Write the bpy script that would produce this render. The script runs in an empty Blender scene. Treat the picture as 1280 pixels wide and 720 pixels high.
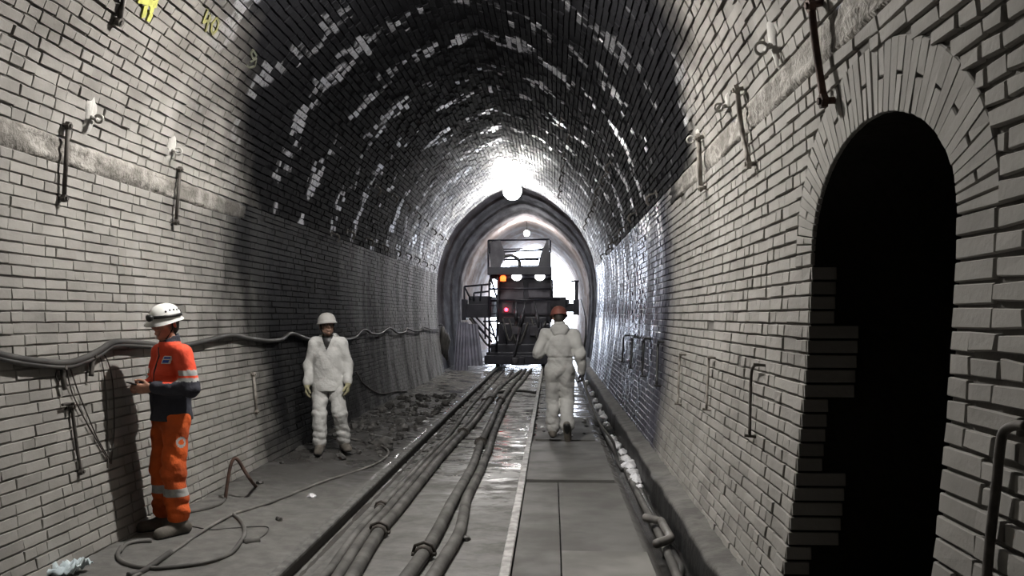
import bpy, bmesh, math, random
import numpy as np
from mathutils import Vector, Matrix, Euler

random.seed(7)
rng = np.random.default_rng(7)
SC = bpy.context.scene
COL = SC.collection
PI = math.pi
V = Vector

# ------------------------------------------------------------------ camera
FPX = 1080.0
cam_d = bpy.data.cameras.new('camera'); cam = bpy.data.objects.new('camera', cam_d); COL.objects.link(cam)
cam_d.sensor_width = 36.0; cam_d.lens = 36.0 * FPX / 1280.0; cam_d.clip_end = 300; cam_d.clip_start = 0.05
cam.location = (1.07, 0, 1.8)
cam.rotation_euler = (PI / 2 + math.atan(35 / FPX), 0, math.atan(50 / FPX))
SC.camera = cam
CM = cam.rotation_euler.to_matrix(); CL = Vector(cam.location)

def ray(px, py):
    return (CM @ V(((px - 640) / FPX, -(py - 360) / FPX, -1.0)))

def gpt(px, py, h=0.0):
    d = ray(px, py); t = (h - CL.z) / d.z
    return CL + d * t

# ------------------------------------------------------------------ tunnel section
_H = np.array([-.3, 0, .5, 1.0, 1.6, 2.3, 2.9, 3.4, 3.9, 4.38, 4.82, 5.21, 5.50, 5.67, 5.74])
_W = np.array([2.07, 2.15, 2.25, 2.32, 2.38, 2.42, 2.41, 2.34, 2.18, 1.93, 1.58, 1.14, .70, .28, 0.0])
def _dense():
    # Catmull-Rom through the half profile, mirrored at the crown
    P = np.stack([_W, _H], 1)
    P = np.vstack([P[0] * 2 - P[1], P, [[-P[-2][0], P[-2][1]]]])
    out = []
    for i in range(1, len(P) - 2):
        for t in np.linspace(0, 1, 24, endpoint=False):
            p0, p1, p2, p3 = P[i - 1], P[i], P[i + 1], P[i + 2]
            out.append(.5 * ((2 * p1) + (-p0 + p2) * t + (2 * p0 - 5 * p1 + 4 * p2 - p3) * t * t + (-p0 + 3 * p1 - 3 * p2 + p3) * t ** 3))
    out.append(P[-2])
    return np.array(out)
_D = _dense()
_L = np.vstack([_D * [-1, 1], (_D[::-1][1:])])            # left foot -> crown -> right foot
_S = np.concatenate([[0], np.cumsum(np.hypot(*np.diff(_L, axis=0).T))])
_T = np.gradient(_L, axis=0); _T /= np.linalg.norm(_T, axis=1)[:, None]
_N = np.stack([_T[:, 1], -_T[:, 0]], 1)                    # points to the inside
SMAX = _S[-1]
_half = len(_D) - 1
def s_at(side, h):      # arc position of a height on one side
    sl = np.interp(h, _L[:_half + 1, 1], _S[:_half + 1])
    return sl if side < 0 else SMAX - sl
def PT(s, y, r=0.0):    # numpy: surface point (raised r to the inside)
    s = np.asarray(s, float); y = np.asarray(y, float)
    x = np.interp(s, _S, _L[:, 0]) + r * np.interp(s, _S, _N[:, 0])
    z = np.interp(s, _S, _L[:, 1]) + r * np.interp(s, _S, _N[:, 1])
    return np.stack(np.broadcast_arrays(x, y, z), -1)
def hw(h):
    return float(np.interp(h, _D[:, 1], _D[:, 0])) if h < 5.73 else 0.0

def wpt(px, py, off=0.015):   # where a sight line meets the lining; off = stand-off to the inside
    d = ray(px, py); t = 1.0
    while t < 60:
        p = CL + d * t
        if abs(p.x) > hw(p.z) - off or p.z > 5.72 - off: break
        t += .01
    return p
def sy_of(p):           # (s, y) of a point on the lining
    i = np.argmin((_L[:, 0] - p.x) ** 2 + (_L[:, 1] - p.z) ** 2)
    return _S[i], p.y
def nrm_at(p):
    i = np.argmin((_L[:, 0] - p.x) ** 2 + (_L[:, 1] - p.z) ** 2)
    return V((_N[i, 0], 0, _N[i, 1])), V((_T[i, 0], 0, _T[i, 1]))

# ------------------------------------------------------------------ object helpers
def tag(o, label=None, cat=None, group=None, kind=None):
    if label: o['label'] = label
    if cat: o['category'] = cat
    if group: o['group'] = group
    if kind: o['kind'] = kind
    return o
def empty(name, loc=(0, 0, 0), rz=0.0):
    o = bpy.data.objects.new(name, None); COL.objects.link(o)
    o.location = loc; o.rotation_euler = (0, 0, rz); o.empty_display_size = .1
    return o
class MB:
    def __init__(s): s.v = []; s.f = []; s.m = []; s.mi = 0
    def add(s, vs, fs):
        n = len(s.v); s.v += [tuple(v) for v in vs]
        s.f += [tuple(i + n for i in f) for f in fs]; s.m += [s.mi] * len(fs)
        return s
    def box(s, c, d, M=None):
        x, y, z = (k / 2 for k in d)
        vs = [V((a * x, b * y, e * z)) for a in (-1, 1) for b in (-1, 1) for e in (-1, 1)]
        if M is not None: vs = [M @ v for v in vs]
        vs = [v + V(c) for v in vs]
        return s.add(vs, [(0, 1, 3, 2), (4, 6, 7, 5), (0, 4, 5, 1), (2, 3, 7, 6), (0, 2, 6, 4), (1, 5, 7, 3)])
    def bar(s, a, b, w, h=None):          # rectangular bar from a to b
        a = V(a); b = V(b); d = b - a; L = d.length
        M = d.to_track_quat('X', 'Z').to_matrix()
        return s.box((a + b) / 2, (L, w, h or w), M)
    def tube(s, pts, r, n=8, cap=True, flat=1.0):
        pts = [V(p) for p in pts]; N = len(pts)
        rr = r if isinstance(r, (list, tuple)) else [r] * N
        t0 = (pts[1] - pts[0]).normalized()
        u = t0.cross(V((0, 0, 1)))
        if u.length < .05: u = t0.cross(V((0, 1, 0)))
        u.normalize(); vs = []; fs = []
        for i, p in enumerate(pts):
            t = (pts[min(i + 1, N - 1)] - pts[max(i - 1, 0)]).normalized()
            u = (u - t * u.dot(t)).normalized(); w = t.cross(u)
            for k in range(n):
                a = 2 * PI * k / n
                vs.append(p + u * (math.cos(a) * rr[i]) + w * (math.sin(a) * rr[i] * flat))
        for i in range(N - 1):
            for k in range(n):
                k2 = (k + 1) % n
                fs.append((i * n + k, i * n + k2, (i + 1) * n + k2, (i + 1) * n + k))
        if cap:
            fs.append(tuple(range(n))[::-1]); fs.append(tuple(range((N - 1) * n, N * n)))
        return s.add(vs, fs)
    def lathe(s, prof, n=20, M=None):     # prof: (r, z)
        vs = []; fs = []
        for r, z in prof:
            for k in range(n):
                a = 2 * PI * k / n; vs.append(V((r * math.cos(a), r * math.sin(a), z)))
        for i in range(len(prof) - 1):
            for k in range(n):
                k2 = (k + 1) % n
                fs.append((i * n + k, i * n + k2, (i + 1) * n + k2, (i + 1) * n + k))
        fs.append(tuple(range(n))[::-1]); fs.append(tuple(range((len(prof) - 1) * n, len(prof) * n)))
        if M is not None: vs = [M @ v for v in vs]
        return s.add(vs, fs)
    def build(s, name, mats, parent=None, smooth=False, bevel=0.0):
        me = bpy.data.meshes.new(name); me.from_pydata(s.v, [], s.f)
        if not isinstance(mats, (list, tuple)): mats = [mats]
        for m in mats: me.materials.append(m)
        if len(mats) > 1: me.polygons.foreach_set('material_index', s.m)
        if smooth: me.polygons.foreach_set('use_smooth', [True] * len(me.polygons))
        o = bpy.data.objects.new(name, me); COL.objects.link(o)
        if parent: o.parent = parent
        if bevel:
            b = o.modifiers.new('bevel', 'BEVEL'); b.width = bevel; b.segments = 2; b.limit_method = 'ANGLE'
        me.update(); return o
def npmesh(name, v, f, mats, parent=None, mi=None, smooth=False, uv=None):
    me = bpy.data.meshes.new(name)
    v = np.asarray(v, np.float32); f = np.asarray(f, np.int32)
    me.vertices.add(len(v)); me.vertices.foreach_set('co', v.ravel())
    me.loops.add(f.size); me.loops.foreach_set('vertex_index', f.ravel())
    me.polygons.add(len(f)); me.polygons.foreach_set('loop_start', np.arange(0, f.size, 4, dtype=np.int32))
    if not isinstance(mats, (list, tuple)): mats = [mats]
    for m in mats: me.materials.append(m)
    if mi is not None: me.polygons.foreach_set('material_index', np.asarray(mi, np.int32))
    me.polygons.foreach_set('use_smooth', np.full(len(f), smooth))
    me.update(calc_edges=True); me.validate()
    if uv is not None:
        l = me.uv_layers.new(name='lining'); l.data.foreach_set('uv', np.asarray(uv, np.float32)[f.ravel()].ravel())
    o = bpy.data.objects.new(name, me); COL.objects.link(o)
    if parent: o.parent = parent
    return o
def spline(pts, n=8):   # Catmull-Rom through points
    P = [V(p) for p in pts]; P = [P[0] * 2 - P[1]] + P + [P[-1] * 2 - P[-2]]; out = []
    for i in range(1, len(P) - 2):
        for k in range(n):
            t = k / n; a, b, c, d = P[i - 1:i + 3]
            out.append(.5 * ((2 * b) + (c - a) * t + (2 * a - 5 * b + 4 * c - d) * t * t + (3 * b - a - 3 * c + d) * t ** 3))
    out.append(P[-2]); return out

# ------------------------------------------------------------------ materials
class NT:
    def __init__(s, name):
        s.m = bpy.data.materials.new(name); s.m.use_nodes = True
        s.t = s.m.node_tree; s.n = s.t.nodes; s.b = s.n['Principled BSDF']
        g = s.n.new('ShaderNodeNewGeometry'); s.pos = g.outputs['Position']; s.isl = g.outputs['Random Per Island']
        sp = s.n.new('ShaderNodeSeparateXYZ'); s.t.links.new(s.pos, sp.inputs[0]); s.x, s.y, s.z = sp.outputs
    def put(s, sock, val):
        if hasattr(val, 'links') or isinstance(val, bpy.types.NodeSocket): s.t.links.new(val, sock)
        elif isinstance(val, (tuple, list)): sock.default_value = (*val, 1.0) if len(val) == 3 and len(sock.default_value) == 4 else val
        else: sock.default_value = val
    def op(s, o, a, b=0.0, c=None):
        n = s.n.new('ShaderNodeMath'); n.operation = o; s.put(n.inputs[0], a); s.put(n.inputs[1], b)
        if c is not None: s.put(n.inputs[2], c)
        return n.outputs[0]
    def add(s, a, b): return s.op('ADD', a, b)
    def mul(s, a, b): return s.op('MULTIPLY', a, b)
    def sub(s, a, b): return s.op('SUBTRACT', a, b)
    def step(s, a, lo, hi):
        n = s.n.new('ShaderNodeMapRange'); n.interpolation_type = 'SMOOTHSTEP'
        s.put(n.inputs['Value'], a); s.put(n.inputs['From Min'], lo); s.put(n.inputs['From Max'], hi)
        return n.outputs[0]
    def vec(s, sx=1, sy=1, sz=1, v=None):
        n = s.n.new('ShaderNodeMapping'); n.inputs['Scale'].default_value = (sx, sy, sz); s.put(n.inputs[0], v or s.pos)
        return n.outputs[0]
    def noise(s, scale, detail=3, v=None, rough=.5):
        n = s.n.new('ShaderNodeTexNoise'); n.inputs['Scale'].default_value = scale; n.inputs['Detail'].default_value = detail
        n.inputs['Roughness'].default_value = rough; s.put(n.inputs['Vector'], v or s.pos)
        return n.outputs['Fac']
    def mixc(s, f, a, b):
        n = s.n.new('ShaderNodeMix'); n.data_type = 'RGBA'; s.put(n.inputs[0], f); s.put(n.inputs[6], a); s.put(n.inputs[7], b)
        return n.outputs[2]
    def mixf(s, f, a, b):
        n = s.n.new('ShaderNodeMix'); s.put(n.inputs[0], f); s.put(n.inputs[2], a); s.put(n.inputs[3], b)
        return n.outputs[0]
    def bump(s, h, strength=.5, dist=.01):
        n = s.n.new('ShaderNodeBump'); n.inputs['Strength'].default_value = strength; n.inputs['Distance'].default_value = dist
        s.put(n.inputs['Height'], h); s.put(s.b.inputs['Normal'], n.outputs[0])
    def out(s, col=None, rough=None, metal=None, spec=None):
        if col is not None: s.put(s.b.inputs['Base Color'], col)
        if rough is not None: s.put(s.b.inputs['Roughness'], rough)
        if metal is not None: s.put(s.b.inputs['Metallic'], metal)
        if spec is not None: s.put(s.b.inputs['Specular IOR Level'], spec)
        return s.m
def pmat(name, c1, c2=None, scale=8, rough=(.6, .9), bump=.3, dist=.004, metal=0.0, objspace=True, spec=.4):
    t = NT(name); c2 = c2 or tuple(k * .6 for k in c1)
    tc = t.n.new('ShaderNodeTexCoord').outputs['Object'] if objspace else t.pos
    n = t.noise(scale, 4, tc); f = t.step(n, .3, .7)
    if bump: t.bump(t.noise(scale * 4, 4, tc), bump, dist)
    return t.out(t.mixc(f, c1, c2), t.mixf(f, rough[0], rough[1]), metal, spec)
def emat(name, c, st):
    t = NT(name); t.put(t.b.inputs['Emission Color'], c); t.b.inputs['Emission Strength'].default_value = st
    return t.out(c, .5)

PALE1, PALE2 = (.30, .288, .268), (.185, .177, .164)
def brick_mat(kind, joint=False):
    t = NT(kind + ('_joint' if joint else '_brick'))
    nb = t.noise(.55, 4); nm = t.noise(2.3, 4); nf = t.noise(38, 3)
    streak = t.noise(1.0, 3, t.vec(2.0, 2.2, .25))
    # dry, limed bricks near the niche / left wall
    k = t.add(t.mul(t.isl, .22), t.mul(nm, .72)) if not joint else nm
    dry = t.mixc(t.step(k, .25, .8), PALE1, PALE2)
    dry = t.mixc(t.mul(t.step(streak, .58, .75), .35), dry, (.37, .36, .345))
    if joint: dry = t.mixc(.7 if kind == 'right' else .35, dry, (.07, .066, .06))
    SOOT = (.0042, .0042, .005)
    if kind == 'left':
        e = t.add(t.y, t.add(t.mul(t.sub(nb, .5), 5.0), t.mul(t.sub(nm, .5), 1.6)))
        e = t.add(e, t.mul(t.sub(t.z, 1.2), .55))
        s1 = t.step(e, 8.2, 10.6)                                   # soot begins
        s2 = t.step(t.add(t.y, t.mul(t.sub(nb, .5), 5.0)), 13.0, 19.0)
        wash = t.step(t.add(streak, t.mul(nm, .3)), .52, .82)
        far = t.mixc(wash, (.10, .10, .103), (.30, .30, .305))
        col = t.mixc(s1, dry, t.mixc(s2, t.mixc(wash, SOOT, (.022, .022, .022)), far))
        rough = t.mixf(s1, .9, t.mixf(nm, .55, .85)); spec = t.mixf(s1, .2, t.mixf(s2, .1, .3))
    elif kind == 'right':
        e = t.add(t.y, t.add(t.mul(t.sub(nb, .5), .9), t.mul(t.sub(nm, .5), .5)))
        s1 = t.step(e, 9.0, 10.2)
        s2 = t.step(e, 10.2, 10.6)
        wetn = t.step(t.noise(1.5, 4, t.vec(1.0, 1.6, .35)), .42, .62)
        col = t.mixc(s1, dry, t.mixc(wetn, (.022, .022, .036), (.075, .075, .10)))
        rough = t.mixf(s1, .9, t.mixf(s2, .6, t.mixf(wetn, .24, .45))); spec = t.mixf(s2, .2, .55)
    else:
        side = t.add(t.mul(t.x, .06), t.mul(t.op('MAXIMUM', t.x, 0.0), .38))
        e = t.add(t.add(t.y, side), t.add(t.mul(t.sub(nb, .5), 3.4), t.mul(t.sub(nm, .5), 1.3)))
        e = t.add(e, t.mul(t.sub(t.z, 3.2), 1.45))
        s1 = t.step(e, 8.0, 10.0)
        dry = t.mixc(t.mul(t.step(t.add(t.z, t.mul(t.sub(nm, .5), .8)), 2.95, 4.3), .74), dry, (.075, .068, .06))  # sooty tone toward the crown, deepened to offset the near lamp's light
        uv = t.n.new('ShaderNodeUVMap'); uv.uv_map = 'lining'
        sw = t.noise(.8, 2, t.vec(1.0, 1.0, 1.0))
        ring = t.op('SINE', t.mul(t.add(t.y, t.mul(t.sub(sw, .5), .5)), 2 * PI / 1.45))
        pn = t.noise(1.0, 5, t.vec(1.5, .8, 1, uv.outputs[0]), .62)
        pn2 = t.noise(2.6, 4, None, .6)
        patch = t.mul(t.step(t.add(t.add(t.mul(ring, .085), t.mul(t.sub(t.isl if not joint else .25, .5), .17)), t.add(t.mul(pn, .62), t.mul(pn2, .38))), .60, .66), t.step(nf, .30, .46))
        near_ring = t.step(t.add(t.y, t.mul(t.sub(nb, .5), 5.0)), 16.0, 21.5)  # bricks painted paler here to stand in for lamp light on the ring
        sooty = t.mixc(patch, SOOT, t.mixc(t.step(t.add(t.y, t.mul(nb, 2)), 10.0, 14.0), (.085, .085, .09), (.42, .42, .45)))  # bare patches coloured darker toward the near lamp to offset its light
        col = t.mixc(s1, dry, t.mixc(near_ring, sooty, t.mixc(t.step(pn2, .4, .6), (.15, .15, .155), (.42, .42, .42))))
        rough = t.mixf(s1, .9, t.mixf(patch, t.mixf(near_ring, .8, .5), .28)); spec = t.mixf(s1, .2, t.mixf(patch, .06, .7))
    hgt = t.add(t.mul(nf, .6), t.mul(t.noise(14, 4), .8))
    t.bump(hgt, .55 if not joint else .9, .006)
    return t.out(col, rough, 0, spec)

M = {}
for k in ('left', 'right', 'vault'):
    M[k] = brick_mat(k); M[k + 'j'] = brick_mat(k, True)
def far_mat():
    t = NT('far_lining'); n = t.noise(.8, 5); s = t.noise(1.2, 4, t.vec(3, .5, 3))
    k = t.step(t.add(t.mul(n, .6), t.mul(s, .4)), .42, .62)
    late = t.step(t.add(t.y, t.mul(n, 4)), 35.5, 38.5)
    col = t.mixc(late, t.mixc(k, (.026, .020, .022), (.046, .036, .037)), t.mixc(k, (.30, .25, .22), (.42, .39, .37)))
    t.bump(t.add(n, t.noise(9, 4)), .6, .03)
    return t.out(col, t.mixf(k, .9, .75), 0, .08)
M['far'] = far_mat()
def band_mat():
    t = NT('impost_concrete'); n = t.noise(6, 5, None, .65); n2 = t.noise(26, 4)
    soot = t.step(t.add(t.y, t.mul(t.sub(t.noise(.7, 3), .5), 2.5)), 8.2, 9.8)
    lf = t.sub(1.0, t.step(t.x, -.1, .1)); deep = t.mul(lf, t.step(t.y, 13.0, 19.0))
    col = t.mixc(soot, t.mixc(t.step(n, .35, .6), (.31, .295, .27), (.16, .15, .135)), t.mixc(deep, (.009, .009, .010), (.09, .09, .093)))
    t.bump(t.add(t.mul(n, 1.2), n2), .9, .02)
    return t.out(col, .95, 0, .2)
M['band'] = band_mat()
def dark_rock():
    t = NT('niche_rock'); n = t.noise(2, 5); t.bump(t.add(n, t.noise(11, 4)), .8, .03)
    return t.out(t.mixc(n, (.035, .032, .028), (.015, .014, .013)), .95, 0, .1)
M['rock'] = dark_rock()
def mud_mat():
    t = NT('wet_mud'); n = t.noise(1.6, 5, None, .6); n2 = t.noise(9, 5, None, .6); n3 = t.noise(60, 3)
    track = t.mul(t.step(t.x, -.80, -.70), t.sub(1.0, t.step(t.x, .68, .80)))
    farw = t.step(t.add(t.y, t.mul(t.sub(n, .5), 4)), 7.5, 11.5)
    spl = t.noise(1.0, 6, t.vec(1.3, 2.6, 1), .68)
    lime_glint = t.mul(t.mul(t.step(t.add(t.mul(spl, .7), t.mul(n2, .3)), .465, .525), track), t.add(.10, t.mul(farw, .8)))
    lime_glint = t.mul(lime_glint, t.add(.25, t.mul(t.step(t.add(t.x, t.mul(t.sub(n, .5), .6)), -.15, .15), .75)))
    verge = t.sub(1.0, t.step(t.x, -.95, -.85))
    dark = t.mul(verge, t.step(t.add(t.y, t.mul(t.sub(n2, .5), 3)), 7.6, 9.6))
    dark = t.mul(dark, t.sub(1.0, t.step(t.y, 16, 20)))
    base = t.mixc(t.step(n2, .3, .7), (.142, .138, .129), (.088, .086, .08))
    base = t.mixc(dark, base, t.mixc(n2, (.028, .027, .026), (.07, .066, .062)))
    drain = t.step(t.x, 1.76, 1.84)
    base = t.mixc(drain, base, (.022, .021, .02))
    lime_glint = t.mul(lime_glint, t.sub(1.0, drain))
    col = t.mixc(lime_glint, base, (.62, .62, .62))  # wet reflections between the rails painted in as white, along with lime
    wet = t.mul(t.step(t.noise(2.2, 4, t.vec(1, 1.8, 1)), .46, .57), t.add(.25, t.mul(farw, .75)))
    wet = t.op('MAXIMUM', wet, t.mul(drain, .8))
    rough = t.mixf(wet, .78, .12)
    dry_h = t.add(t.mul(n2, 1.0), t.mul(n3, .35))
    t.bump(t.mul(dry_h, t.sub(1.0, t.mul(wet, .7))), .45, .008)
    return t.out(col, rough, 0, .5)
M['mud'] = mud_mat()
M['rail_top'] = pmat('rail_steel', (.15, .147, .14), (.08, .078, .074), 10, (.5, .75), .35, .003, .0, False)
M['rail_pale'] = pmat('worn_rail_steel', (.44, .43, .42), (.26, .255, .245), 10, (.45, .7), .35, .003, .0, False)
M['rail_side'] = pmat('rail_rust', (.035, .032, .03), (.07, .064, .058), 9, (.7, .9), .5, .004, .1, False)
M['board'] = pmat('muddy_board', (.125, .122, .115), (.085, .083, .078), 2.2, (.6, .85), .35, .004, 0, False)
M['board_pale'] = pmat('worn_board', (.20, .195, .182), (.13, .127, .118), 2.0, (.65, .9), .35, .004, 0, False)
M['hose'] = pmat('mud_coated_rubber', (.13, .125, .116), (.055, .053, .05), 3.5, (.55, .8), .5, .004, 0, False)
M['hose_dark'] = pmat('dark_rubber', (.03, .029, .028), (.06, .057, .053), 5, (.4, .65), .3, .003, 0, False)
M['hose_pale'] = pmat('grey_rubber', (.20, .19, .175), (.10, .095, .09), 5, (.4, .65), .3, .003, 0, False)
M['iron'] = pmat('dirty_iron', (.05, .045, .04), (.11, .10, .09), 18, (.55, .8), .4, .003, .4, False)
M['rust'] = pmat('rusty_iron', (.10, .055, .04), (.05, .035, .03), 14, (.7, .9), .4, .003, .2, False)
M['iron_pale'] = pmat('lime_splashed_iron', (.30, .28, .25), (.12, .105, .09), 12, (.6, .8), .4, .003, .2, False)
M['black'] = pmat('black_plastic', (.014, .014, .014), (.022, .022, .022), 20, (.35, .5), .1, .001)
M['grout'] = pmat('white_grout', (.42, .41, .385), (.30, .29, .27), 10, (.85, .95), .5, .006, 0, False)
M['stone'] = pmat('rubble_stone', (.12, .116, .11), (.035, .034, .033), 9, (.45, .85), .8, .01, 0, False)
M['white_foam'] = pmat('white_foam', (.78, .78, .80), (.5, .5, .52), 12, (.25, .5), .8, .01, 0, False)
M['rag'] = pmat('pale_rag', (.62, .70, .72), (.40, .47, .50), 9, (.8, .95), .4, .004)
M['mach'] = pmat('machine_navy', (.012, .012, .020), (.007, .007, .012), 3, (.4, .65), .2, .003)
M['mach_grey'] = pmat('machine_grey', (.05, .047, .058), (.022, .021, .027), 3, (.45, .7), .2, .003)
M['mach_steel'] = pmat('machine_steel', (.07, .07, .08), (.035, .035, .04), 5, (.35, .5), .2, .003, .5)
M['sheet'] = pmat('blue_grey_sheet', (.20, .20, .24), (.12, .12, .15), 3, (.4, .6), .3, .005, 0, False)
M['yellow'] = pmat('yellow_paint', (.30, .30, .06), (.20, .20, .045), 20, (.7, .9), .3, .002, 0, False)
M['yellow_old'] = pmat('sooty_yellow_paint', (.13, .125, .035), (.06, .057, .02), 20, (.8, .9), .3, .002, 0, False)
M['yellow_dim'] = pmat('faded_green_paint', (.05, .052, .035), (.03, .03, .022), 20, (.8, .9), .3, .002, 0, False)
# people
M['orange'] = pmat('orange_cloth', (.86, .115, .022), (.66, .075, .014), 4, (.75, .9), .8, .016)
M['orange2'] = pmat('dirty_orange_cloth', (.80, .13, .018), (.42, .075, .02), 4, (.75, .9), .9, .018)
M['jacket_red'] = pmat('red_orange_cloth', (.90, .10, .045), (.74, .075, .03), 4, (.75, .9), .8, .016)
M['navy'] = pmat('navy_cloth', (.022, .023, .034), (.045, .046, .058), 4, (.75, .9), .8, .016)
M['reflect'] = pmat('reflective_tape', (.50, .50, .48), (.32, .32, .31), 14, (.4, .6), .2, .002)
M['coverall'] = pmat('white_coverall', (.50, .50, .485), (.37, .366, .355), 3, (.7, .85), .9, .022)
M['coverall2'] = pmat('dusty_coverall', (.43, .427, .41), (.31, .307, .295), 3, (.7, .85), .9, .022)
M['skin'] = pmat('skin', (.42, .22, .15), (.34, .17, .115), 14, (.45, .6), .15, .001)
M['skin_dirty'] = pmat('dusty_skin', (.30, .18, .13), (.20, .12, .09), 14, (.5, .7), .15, .001)
M['hair'] = pmat('dark_hair', (.02, .016, .013), (.035, .028, .022), 40, (.5, .7), .5, .002)
M['helmet_w'] = pmat('white_shell', (.80, .80, .77), (.70, .70, .67), 5, (.3, .45), .05, .001)
M['helmet_g'] = pmat('dusty_grey_shell', (.42, .41, .39), (.28, .27, .26), 6, (.45, .6), .1, .001)
M['helmet_r'] = pmat('dull_red_shell', (.20, .07, .052), (.13, .048, .038), 6, (.4, .55), .1, .001)
M['boot'] = pmat('muddy_boot', (.07, .062, .052), (.16, .145, .125), 9, (.7, .9), .5, .004)
M['glove_y'] = pmat('dirty_work_glove', (.32, .30, .18), (.20, .185, .12), 9, (.8, .9), .4, .003)
M['glove_b'] = pmat('black_work_glove', (.018, .018, .019), (.035, .035, .036), 9, (.6, .8), .4, .003)
M['eye'] = pmat('eye_white', (.6, .58, .55), (.5, .48, .45), 9, (.2, .3), 0)
M['lips'] = pmat('lips', (.30, .13, .10), (.25, .10, .08), 9, (.5, .6), 0)
M['blue'] = pmat('blue_print', (.03, .09, .45), (.03, .08, .38), 9, (.6, .7), 0)
M['white'] = pmat('white_print', (.75, .75, .75), (.68, .68, .68), 9, (.6, .7), 0)
def ledge_mat():
    t = NT('ledge_concrete'); n = t.noise(3.5, 5, None, .6); n2 = t.noise(20, 4)
    top = t.step(t.add(t.z, t.mul(t.sub(n, .5), .05)), .235, .275)
    col = t.mixc(top, (.018, .018, .018), t.mixc(t.step(n, .3, .7), (.15, .145, .135), (.075, .072, .067)))
    t.bump(t.add(n, t.mul(n2, .6)), .8, .015)
    return t.out(col, t.mixf(top, .45, .8), 0, .3)
M['mud_ledge'] = ledge_mat()
M['snow'] = pmat('bright_ground', (.75, .75, .75), (.65, .65, .65), .4, (.9, .9), 0)
M['wl'] = emat('work_light_glow', (1, 1, 1), 12)
M['orange_glow'] = emat('beacon_glow', (1, .09, .015), 6)
M['red_glow'] = emat('tail_glow', (1, .03, .06), 14)
# ------------------------------------------------------------------ tunnel lining
YN, YR, YP = -3.0, 26.0, 50.0        # back end, change of lining, portal
BL, BLT, BR, BRT = s_at(-1, 2.88), s_at(-1, 3.06), s_at(1, 3.03), s_at(1, 3.21)
FL, FR = s_at(-1, -.1), s_at(1, -.1)
NC, NA, NS, NRISE, NBOT = 3.69, .80, 2.13, .505, .30      # refuge niche: centre, half width, springing, rise, sill
RA, RB = NA + .27, NRISE + .285                          # outer edge of its brick ring
def hole(h):
    if h < NS: return NA
    k = (h - NS) / NRISE
    return NA * math.sqrt(1 - k * k) if k < 1 else 0.0
def ringout(h):
    if h < NS: return NA
    k = (h - NS) / RB
    return RA * math.sqrt(1 - k * k) if k < 1 else 0.0

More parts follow.
